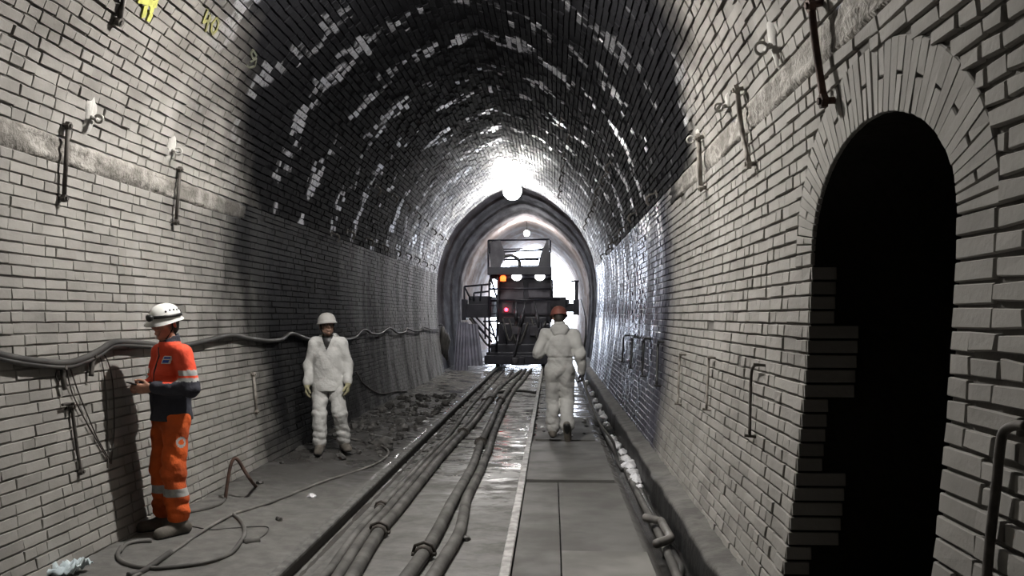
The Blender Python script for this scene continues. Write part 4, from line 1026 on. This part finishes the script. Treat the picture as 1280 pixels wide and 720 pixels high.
def person(loc, rz, J, label, W):
    """J: joints in the person's own frame (forward +Y, own right +X). W: what is worn"""
    t = empty('person', loc, rz); tag(t, label, 'person')
    sh = {s: arr(J['sh' + s]) for s in 'LR'}; el = {s: arr(J['el' + s]) for s in 'LR'}; wr = {s: arr(J['wr' + s]) for s in 'LR'}
    hp = {s: arr(J['hp' + s]) for s in 'LR'}; kn = {s: arr(J['kn' + s]) for s in 'LR'}; an = {s: arr(J['an' + s]) for s in 'LR'}; to = {s: arr(J['to' + s]) for s in 'LR'}
    pel, che, nek, hed = (arr(J[k]) for k in ('pelvis', 'chest', 'neck', 'head')); F, U = arr(J['face']), arr(J.get('up', (0, 0, 1))); bf = arr(J.get('front', (0, 1, 0)))
    hands = {s: hand_prims(wr[s], *J['hand' + s]) for s in 'LR'}
    # ---- the body
    allp = np.array([*sh.values(), *el.values(), *wr.values(), *kn.values(), *an.values(), *to.values(), hed, pel] + [q[1] for h in hands.values() for q in h])
    lo, hi = allp.min(0) - .17, allp.max(0) + .17
    S = SDF(lo, hi, .0055)
    S.chain([pel, (pel + che) / 2, che], [.125, .115, .135], .05, bf, 1.35); S.chain([che, (sh['L'] + sh['R']) / 2 + arr((0, 0, -.02)), nek], [.12, .095, .06], .05, bf, 1.2)
    [S.chain([nek - arr((0, 0, .04)), sh[q]], [.048, .050], .05) for q in 'LR']; S.chain([nek - arr((0, 0, .03)), nek, hed - arr((0, 0, .05))], [.062, .055, .055], .025)
    for s in 'LR':
        S.chain([sh[s], el[s], wr[s]], [.058, .043, .027], .025); S.chain([hp[s], kn[s], an[s]], [.085, .055, .038], .035)
        S.chain([an[s] - arr((0, 0, .03)), to[s] + arr((0, 0, .0))], [.037, .030], .02); put_prims(S, hands[s])
    pf = head_prims(S, hed, F, U)
    body = S.obj('body', [W['skin']], t)
    # ---- eyes and lips belong to the face
    for sg in (-1, 1):
        mb = MB(); c = pf(sg * .032, .093, .010); Mx = Matrix.Translation(V(c)) @ V(F).to_track_quat('Z', 'Y').to_matrix().to_4x4()
        mb.mi = 0; mb.lathe([(.012 * math.sin(a), -.012 * math.cos(a)) for a in np.linspace(.05, PI - .55, 8)], 14, Mx)
        mb.mi = 1; mb.lathe([(.006, .0100), (.0055, .0112), (.002, .0122)], 10, Mx); mb.build('eye', [M['eye'], M['hair']], t, True)
    # ---- clothes
    if 'trousers' in W:
        m, reg, fat = W['trousers']; S = SDF(lo - .05, hi + .05, .008)
        top = J.get('belt', pel[2] + .12)
        S.chain([pel + arr((0, 0, .14)), pel - arr((0, 0, .02))], [.135, .150], .04, bf, 1.28)
        for s in 'LR': S.chain([hp[s], kn[s], an[s] + (kn[s] - an[s]) * W.get('cuff', .14)], [.098 * fat, .082 * fat, .076 * fat], .03)
        S.folds(.011, W['seed'], 30); S.cuffs(W['seed'])
        S.plane((0, 0, top), (0, 0, 1)); S.obj('trousers', m, t, reg)
    if 'jacket' in W:
        m, reg, hem = W['jacket']; S = SDF(lo - .06, hi + .06, .008)
        S.chain([arr((pel[0], pel[1], hem - .08)), (pel + che) / 2, che], [.200, .176, .165], .05, bf, 1.30)
        S.chain([che, (sh['L'] + sh['R']) / 2 - arr((0, 0, .03))], [.155, .10], .05, bf, 1.2)
        for s in 'LR': S.chain([nek - arr((0, 0, .035)), sh[s]], [.060, .066], .05)
        for s in 'LR': S.chain([sh[s], el[s], wr[s] + (el[s] - wr[s]) * .10], [.072, .062, .050], .04)
        S.folds(.009, W['seed'] + 2, 28)
        if W.get('collar', 1): S.cap(nek - arr((0, 0, .04)), nek + arr((0, -.005, .035)), .085, .074, .03)
        S.cap(nek + arr((0, .0, .03)) , nek + arr((0, .02, .12)), .062, .075, .01, cut=True)
        # sleeves stay, the skirt ends at the hem
        X, Y, Z = np.meshgrid(*S.ax, indexing='ij', sparse=True)
        near = np.abs(X - pel[0]) < .34
        for s in 'LR':
            if wr[s][2] < hem + .15: near = near & (np.hypot(X - wr[s][0], Y - wr[s][1]) > .075)
        S.d = np.where(near, np.maximum(S.d, (hem - Z).astype(np.float32)), S.d).astype(np.float32)
        S.obj('jacket', m, t, reg)
    if 'coverall' in W:
        m, fat = W['coverall']; S = SDF(lo - .06, hi + .06, .008)
        S.chain([pel, pel + arr((0, 0, .13)), che], [.172, .158, .190], .05, bf, 1.28); S.chain([che, (sh['L'] + sh['R']) / 2 - arr((0, 0, .03))], [.172, .10], .05, bf, 1.2)
        for s in 'LR': S.chain([nek - arr((0, 0, .035)), sh[s]], [.062, .080], .05)
        for s in 'LR':
            S.chain([sh[s], el[s], wr[s] + (el[s] - wr[s]) * .08], [.088, .076, .056], .04)
            S.chain([hp[s], kn[s], an[s] + (kn[s] - an[s]) * .08], [.112 * fat, .086 * fat, .078 * fat], .03)
        S.folds(.011, W['seed'], 27); S.cuffs(W['seed'])
        w_ = pel[2] + .13          # gathered waist
        X, Y, Z = np.meshgrid(*S.ax, indexing='ij', sparse=True); S.d = S.d + (np.where(np.abs(X - pel[0]) < .21, .012, 0) * np.exp(-((Z - w_) / .016) ** 2)).astype(np.float32)
        S.cap(nek - arr((0, .01, .02)), nek + arr((0, -.01, .05)), .085, .078, .03)
        S.cap(nek + arr((0, .02, .02)), nek + arr((0, .03, .14)), .062, .085, .01, cut=True)
        S.obj('coverall', m, t)
    if 'hood' in W:
        S = SDF(nek - .25, nek + .25, .007); b = nek - bf * .095
        S.cap(b + arr((-.075, 0, -.0)), b + arr((.075, 0, 0)), .055, .055, .03); S.cap(b + arr((-.05, -.01, -.055)), b + arr((.05, -.01, -.055)), .05, .05, .03)
        S.cap(nek + arr((-.075, .0, .03)), b + arr((-.06, 0, .02)), .03, .045, .03); S.cap(nek + arr((.075, .0, .03)), b + arr((.06, 0, .02)), .03, .045, .03)
        S.folds(.004, 3, 40); S.obj('hood', W['hood'], t)
    for s in 'LR':
        ft = unit(to[s] - an[s] + arr((0, 0, .02))); a, b = an[s], to[s]; pv = arr(J.get('sole' + s, (0, 0, 1)))
        S = SDF(np.minimum(a, b) - .16, np.maximum(a, b) + .16, .006); heel = a - unit(b - a - pv * ((b - a) @ pv)) * .055 - pv * .045
        S.chain([a + (kn[s] - a) * W.get('shaft', .30), a, heel + pv * .012], [.062, .056, .045], .02)
        S.chain([heel, b - pv * .0], [.046, .043], .02); S.chain([a - pv * .01, b], [.05, .042], .03)
        mid = (heel + b) / 2; zb = (heel - pv * .043)
        S.d = np.maximum(S.d, 0 * S.d + sum(((S.ax[i].reshape([-1 if q == i else 1 for q in range(3)]) - zb[i]) * -pv[i]) for i in range(3)).astype(np.float32))
        o = S.obj('boot', [W['boot'], M['black']], t, lambda c, zb=zb, pv=pv: (((c - zb) @ pv) < .022).astype(int))
        if 'glove' in W:
            g = hand_prims(wr[s], *J['hand' + s], grow=.0045); q = np.array([p[0] for p in g] + [p[1] for p in g])
            S = SDF(q.min(0) - .09, q.max(0) + .09, .0045); put_prims(S, g); dd = unit(wr[s] - el[s]); S.cap(wr[s] - dd * .05, wr[s] + dd * .02, .041, .036, .012)
            S.obj('glove', W['glove'], t)
    # ---- helmet
    Fh = unit(F); Uh = unit(arr(U) - Fh * (arr(U) @ Fh)); Rh = np.cross(Fh, Uh); hel = V(hed + Uh * W.get('helmet_up', .040))
    Mh = Matrix((V(Rh), V(Fh), V(Uh))).transposed().to_4x4(); Mh.translation = hel; mb = MB(); nt, npz = 36, 12; v = []; f = []
    for i in range(npz + 3):
        for k in range(nt):
            a = 2 * PI * k / nt; front = max(0, math.sin(a)); back = max(0, -math.sin(a))
            if i <= npz:
                ph = (PI / 2 - .02) * (1 - i / npz); r = math.cos(ph) ** .82; z = .118 * math.sin(ph); x, y = .112 * r, .138 * r
                rdg = 1 + .018 * (abs(math.cos(a)) < .16) * (ph > .5)
                p = V((x * math.cos(a), y * math.sin(a), z * rdg))
            else:
                e = (.012, .010)[i - npz - 1] + (.042 * front ** 3 + .012 * back ** 2 if i == npz + 1 else .036 * front ** 3 + .008 * back ** 2)
                z = (-.012 - .012 * front - .010 * back, -.020 - .012 * front - .010 * back)[i - npz - 1]
                p = V(((.112 + e) * math.cos(a), (.138 + e) * math.sin(a), z))
            v.append(Mh @ p)
    for i in range(npz + 2):
        for k in range(nt):
            k2 = (k + 1) % nt; f.append((i * nt + k, i * nt + k2, (i + 1) * nt + k2, (i + 1) * nt + k)[::-1])
    f.append(tuple(range(nt))[::-1]); f.append(tuple(range((npz + 2) * nt, (npz + 3) * nt)))
    mb.add(v, f); h = mb.build('helmet', W['helmet'], t, True)
    if W.get('strap'):
        mb = MB(); mb.tube([Mh @ V((.1165 * math.cos(a), .1425 * math.sin(a), .026 + .010 * math.sin(a))) for a in np.linspace(0, 2 * PI, 40)], .0085, 6, False, 1.6); mb.build('lamp_strap', M['black'], h, True)
        mb = MB(); mb.lathe([(.02, .0), (.026, .004), (.028, .03), (.018, .038)], 16, Mh @ Matrix.Translation((0, .143, .036)) @ Matrix.Rotation(-PI / 2, 4, 'X')); mb.build('head_lamp', M['black'], h, True)
        mb = MB(); mb.box(Mh @ V((0, -.150, .022)), (.05, .026, .034), Mh.to_3x3()); mb.build('battery_pack', M['black'], h, False, .004)
        for sg in (-1, 1):
            for k in range(5):
                a = PI / 2 + sg * (.95 + .32 * k); ph = .62 + .06 * math.sin(k * 1.3); r = math.cos(ph) ** .82
                mb = MB(); mb.lathe([(.001, -.004), (.0085, -.002), (.0085, .002), (.001, .003)], 8, Mh @ Matrix.Translation((.112 * r * math.cos(a), .138 * r * math.sin(a), .118 * math.sin(ph))) @ Matrix.Rotation(a - PI / 2, 4, 'Z') @ Matrix.Rotation(-.9, 4, 'X')); mb.build('vent', M['black'], h, True)
    if W.get('chin'):
        mb = MB(); mb.tube([Mh @ V((.085, .02, -.01)), pf(.078, .02, -.04), pf(.045, .06, -.105), pf(-.045, .06, -.105), pf(-.078, .02, -.04), Mh @ V((-.085, .02, -.01))], .006, 6); mb.build('chin_strap', M['black'], h, True)
    if W.get('hair'):
        S = SDF(hed - .16, hed + .16, .006); S.cap(pf(0, -.045, .03), pf(0, -.045, -.03), .085, .074, .03, Rh, 1.1)
        S.plane(pf(0, .012, 0), Fh); S.obj('hair', M['hair'], t)
    return t, pf
def foot_at(px, py, h):
    p = gpt(px, py, h); return p
# --- the man in orange, half turned to the wall, both hands before him
c = foot_at(212, 668, .085)
def jreg(q):
    x, y, z = q.T; m = np.zeros(len(q), int)
    arm = np.abs(x) > .215
    m[(z < 1.20) & ~arm] = 1
    m[(y > .155) & (z < 1.38) & (np.abs(x) < .28)] = np.where((z < 1.24)[(y > .155) & (z < 1.38) & (np.abs(x) < .28)], 1, 0)
    m[arm & (z < 1.235)] = 1
    m[arm & (z > 1.255) & (z < 1.30)] = 2; m[arm & (z > 1.212) & (z < 1.237)] = 2
    m[(z > 1.515)] = 1
    return m
def treg(q):
    x, y, z = q.T; m = np.zeros(len(q), int); m[(z > .325) & (z < .385)] = 1
    r = np.hypot(y - .01, z - .74); m[(x < -.12) & (r < .042) & (r > .022)] = 1
    return m
JA = dict(pelvis=(0, 0, .96), chest=(0, .0, 1.27), neck=(0, .02, 1.50), head=(0, .055, 1.655), face=(-.42, .95, -.22),
          shL=(-.178, 0, 1.425), shR=(.178, 0, 1.425), elL=(-.262, -.03, 1.16), elR=(.26, .02, 1.16), wrL=(-.10, .20, 1.165), wrR=(.09, .21, 1.16),
          handL=((.55, .8, -.05), (.75, -.45, .1), (0, .25, 1), .75), handR=((-.55, .8, -.05), (-.75, -.45, .1), (0, .25, 1), .75),
          hpL=(-.095, 0, .93), hpR=(.095, 0, .93), knL=(-.115, .03, .50), knR=(.10, .02, .50), anL=(-.12, -.02, .10), anR=(.11, -.02, .10), toL=(-.15, .15, .05), toR=(.15, .15, .05), belt=.99)
man_a, pfa = person((c.x, c.y, .085), math.radians(140), JA, 'man in an orange high-visibility suit and white helmet standing by the left wall',
    dict(skin=M['skin'], seed=1.0, trousers=([M['orange2'], M['reflect']], treg, 1.04), jacket=([M['jacket_red'], M['navy'], M['reflect']], jreg, .90), helmet=M['helmet_w'], strap=1, chin=1, hair=1, boot=M['boot'], cuff=.20, helmet_up=.042))
# badge on the chest, pocket flap, phone in the hands
def on_front(x, z, y0=.30):   # front surface of the jacket at (x, z)
    o = [q for q in man_a.children if q.name.startswith('jacket')][0]
    co = np.zeros(len(o.data.vertices) * 3, np.float32); o.data.vertices.foreach_get('co', co); co = co.reshape(-1, 3)
    k = (np.abs(co[:, 0] - x) < .015) & (np.abs(co[:, 2] - z) < .015); return float(co[k, 1].max())
def patch(x0, x1, z0, z1, name, mat, parent, d=.004, bars=None):
    mb = MB(); n = 8; v = []; f = []
    for k in (d, -.004):
        for i in range(n + 1):
            for j in range(n + 1):
                x = x0 + (x1 - x0) * i / n; z = z0 + (z1 - z0) * j / n; v.append((x, on_front(x, z) + k, z))
    q = (n + 1) ** 2; g = lambda k, i, j: k * q + i * (n + 1) + j; mi = []
    for i in range(n):
        for j in range(n):
            f.append((g(0, i, j), g(0, i, j + 1), g(0, i + 1, j + 1), g(0, i + 1, j))); mi.append(1 if bars and j in bars and 0 < i < n - 1 else 0)
    for i in range(n): f += [(g(0, i, 0), g(0, i + 1, 0), g(1, i + 1, 0), g(1, i, 0)), (g(0, i, n), g(1, i, n), g(1, i + 1, n), g(0, i + 1, n)), (g(0, 0, i), g(1, 0, i), g(1, 0, i + 1), g(0, 0, i + 1)), (g(0, n, i), g(0, n, i + 1), g(1, n, i + 1), g(1, n, i))]; mi += [0] * 4
    mb.add(v, f); mb.m = mi; return mb.build(name, mat, parent, True)
jk = [q for q in man_a.children if q.name.startswith('jacket')][0]
patch(-.135, -.070, 1.345, 1.405, 'badge', [M['white'], M['blue']], jk, .004, (1, 2, 3, 5, 6))['label'] = 'small blue and white badge'
patch(-.165, -.035, 1.255, 1.290, 'pocket_flap', [M['jacket_red']], jk, .008)
patch(-.006, .006, .95, 1.47, 'zip', [M['navy']], jk, .003)
mb = MB(); mb.box((0, 0, 0), (.075, .15, .010)); ph = mb.build('phone', M['black'], None, False, .004)
pw = Matrix.Translation((c.x, c.y, .085)) @ Matrix.Rotation(math.radians(140), 4, 'Z'); ph.matrix_world = pw @ Matrix.Translation((-.005, .275, 1.185)) @ Matrix.Rotation(.35, 4, 'X')
tag(ph, 'small black phone held by the man in orange', 'phone')
# --- the man in white by the wall, facing the camera
c = foot_at(409, 566, .10)
JB = dict(pelvis=(0, -.02, .94), chest=(0, -.03, 1.24), neck=(0, .0, 1.425), head=(.01, .03, 1.575), face=(-.34, .93, .12), up=(.05, 0, 1),
          shL=(-.165, -.02, 1.365), shR=(.165, -.02, 1.365), elL=(-.245, -.04, 1.09), elR=(.24, -.05, 1.09), wrL=(-.255, .06, .87), wrR=(.245, .05, .85),
          handL=((0, .15, -1), (.9, .2, 0), (.2, 1, .1), .55), handR=((0, .15, -1), (-.9, .2, 0), (-.2, 1, .1), .55),
          hpL=(-.09, -.02, .91), hpR=(.09, -.02, .91), knL=(-.155, .05, .50), knR=(.09, .06, .49), anL=(-.20, -.10, .11), anR=(.085, .06, .10), toL=(-.26, .05, .05), toR=(.08, .24, .05), belt=.95)
man_b, pfb = person((c.x, c.y, .095), math.radians(188), JB, 'man in a white suit and grey helmet standing against the sooty wall, facing the camera',
    dict(skin=M['skin_dirty'], seed=4.0, trousers=(M['coverall'], None, 1.02), jacket=([M['coverall'], M['black']], lambda q: ((q[:, 1] > .02) & (np.abs(q[:, 0] - .005) < (q[:, 2] - 1.275) * .40) & (q[:, 2] > 1.275)).astype(int), .775), helmet=M['helmet_g'], chin=1, hair=1, boot=M['boot'], glove=M['glove_y'], hood=M['coverall'], cuff=.12, helmet_up=.056, shaft=.34))
# --- the man walking away on the boards
c = foot_at(700, 549, .138)
JC = dict(pelvis=(0, 0, .97), chest=(0, .05, 1.27), neck=(0, .09, 1.49), head=(-.015, .13, 1.635), face=(-.12, 1, -.30),
          shL=(-.185, .05, 1.405), shR=(.185, .05, 1.405), elL=(-.295, .03, 1.155), elR=(.275, -.02, 1.14), wrL=(-.235, .25, 1.19), wrR=(.30, .04, .895),
          handL=((.3, .9, .1), (.6, 0, -.5), (0, .2, 1), .8), handR=((0, .12, -1), (-.9, .1, 0), (-.1, 1, .1), 1.1),
          hpL=(-.09, 0, .94), hpR=(.09, 0, .94), knL=(-.095, .09, .52), knR=(.095, .07, .51), anL=(-.10, .03, .105), anR=(.10, -.27, .19), toL=(-.115, .20, .05), toR=(.11, -.20, .035), soleR=(.0, .93, .37), belt=1.06)
man_c, pfc = person((c.x - .0, c.y, .14), math.radians(-2), JC, 'man in a dusty white coverall and dull red helmet walking away along the boards',
    dict(skin=M['skin_dirty'], seed=7.0, coverall=(M['coverall2'], 1.06), hood=M['coverall2'], helmet=M['helmet_r'], hair=1, boot=M['boot'], glove=M['glove_b'], helmet_up=.045, shaft=.34))
Wc = Matrix.Translation((c.x, c.y, .14)); hp_ = Wc @ V((.305, .07, .83))
e = [hp_ + V((-.01, .06, .05)), hp_, hp_ + V((.03, -.08, -.10)), hp_ + V((.12, -.18, -.38)), hp_ + V((.24, -.30, -.62)), hp_ + V((.38, -.45, -.80)), V((1.87, c.y - .9, .03)), V((1.88, c.y - 1.6, .02))]
mb = MB(); mb.tube(spline(e, 7), .017, 8); tag(mb.build('hose', M['hose_dark'], None, True), 'dark hose trailing from the gloved hand of the man walking away', 'hose')
LAMP1, LAMP2, WORLD, EXPO = 9300.0, 240.0, 14.0, 0.0
# ------------------------------------------------------------------ light
M['glow'] = emat('lamp_glow', (1, .97, .93), LAMP2)
M['glow1'] = emat('lamp_glow_near', (1, .965, .92), LAMP1)
M['glow3'] = emat('lamp_glow_far', (1, .95, .97), 400)
def lamp(x, y, z, r, mat, label):
    t = empty('hanging_lamp', (x, y, z)); tag(t, label, 'lamp', 'lamps hung from the crown')
    mb = MB(); mb.lathe([(r * math.sin(a), -r * math.cos(a)) for a in np.linspace(.05, PI * .93, 18)], 24); mb.build('bulb', mat, t, True)
    mb = MB(); mb.lathe([(r * .26, r * .94), (r * .30, r * 1.0), (r * .28, r * 1.25), (r * .12, r * 1.4), (.012, r * 1.42)], 20); mb.build('shade', M['iron'], t, True)
    mb = MB(); mb.tube([(0, 0, r * 1.4), (.01, 0, (5.74 - z) * .6), (0, 0, 5.735 - z)], .012, 6); mb.build('cord', M['black'], t)
    return t
lamp(0, 7.0, 5.02, .055, M['glow1'], 'hanging work lamp above the two standing men, out of the picture')
lamp(-.06, 24.6, 5.38, .26, M['glow'], 'large bright lamp hanging at the crown before the change of lining')
lamp(.02, 36.0, 5.25, .12, M['glow3'], 'small bright lamp hanging in the far lining above the machine')
w = bpy.data.worlds.new('sky'); SC.world = w; w.use_nodes = True
bg = w.node_tree.nodes['Background']; bg.inputs[0].default_value = (.76, .84, 1.0, 1); bg.inputs[1].default_value = WORLD
pd = bpy.data.lights.new('portal_daylight', 'AREA'); pd.shape = 'RECTANGLE'; pd.size = 5.2; pd.size_y = 6.0; pd.cycles.is_portal = True
po = bpy.data.objects.new('portal_daylight', pd); COL.objects.link(po); po.location = (0, YP + .05, 2.8); po.rotation_euler = (-PI / 2, 0, 0)
SC.view_settings.view_transform = 'Standard'; SC.view_settings.look = 'None'; SC.view_settings.gamma = 1.0
SC.view_settings.use_curve_mapping = False; SC.view_settings.exposure = EXPO
SC.cycles.use_denoising = True
SC.cycles.max_bounces = 8; SC.cycles.diffuse_bounces = 2; SC.cycles.glossy_bounces = 4
SC.cycles.sample_clamp_indirect = 6.0
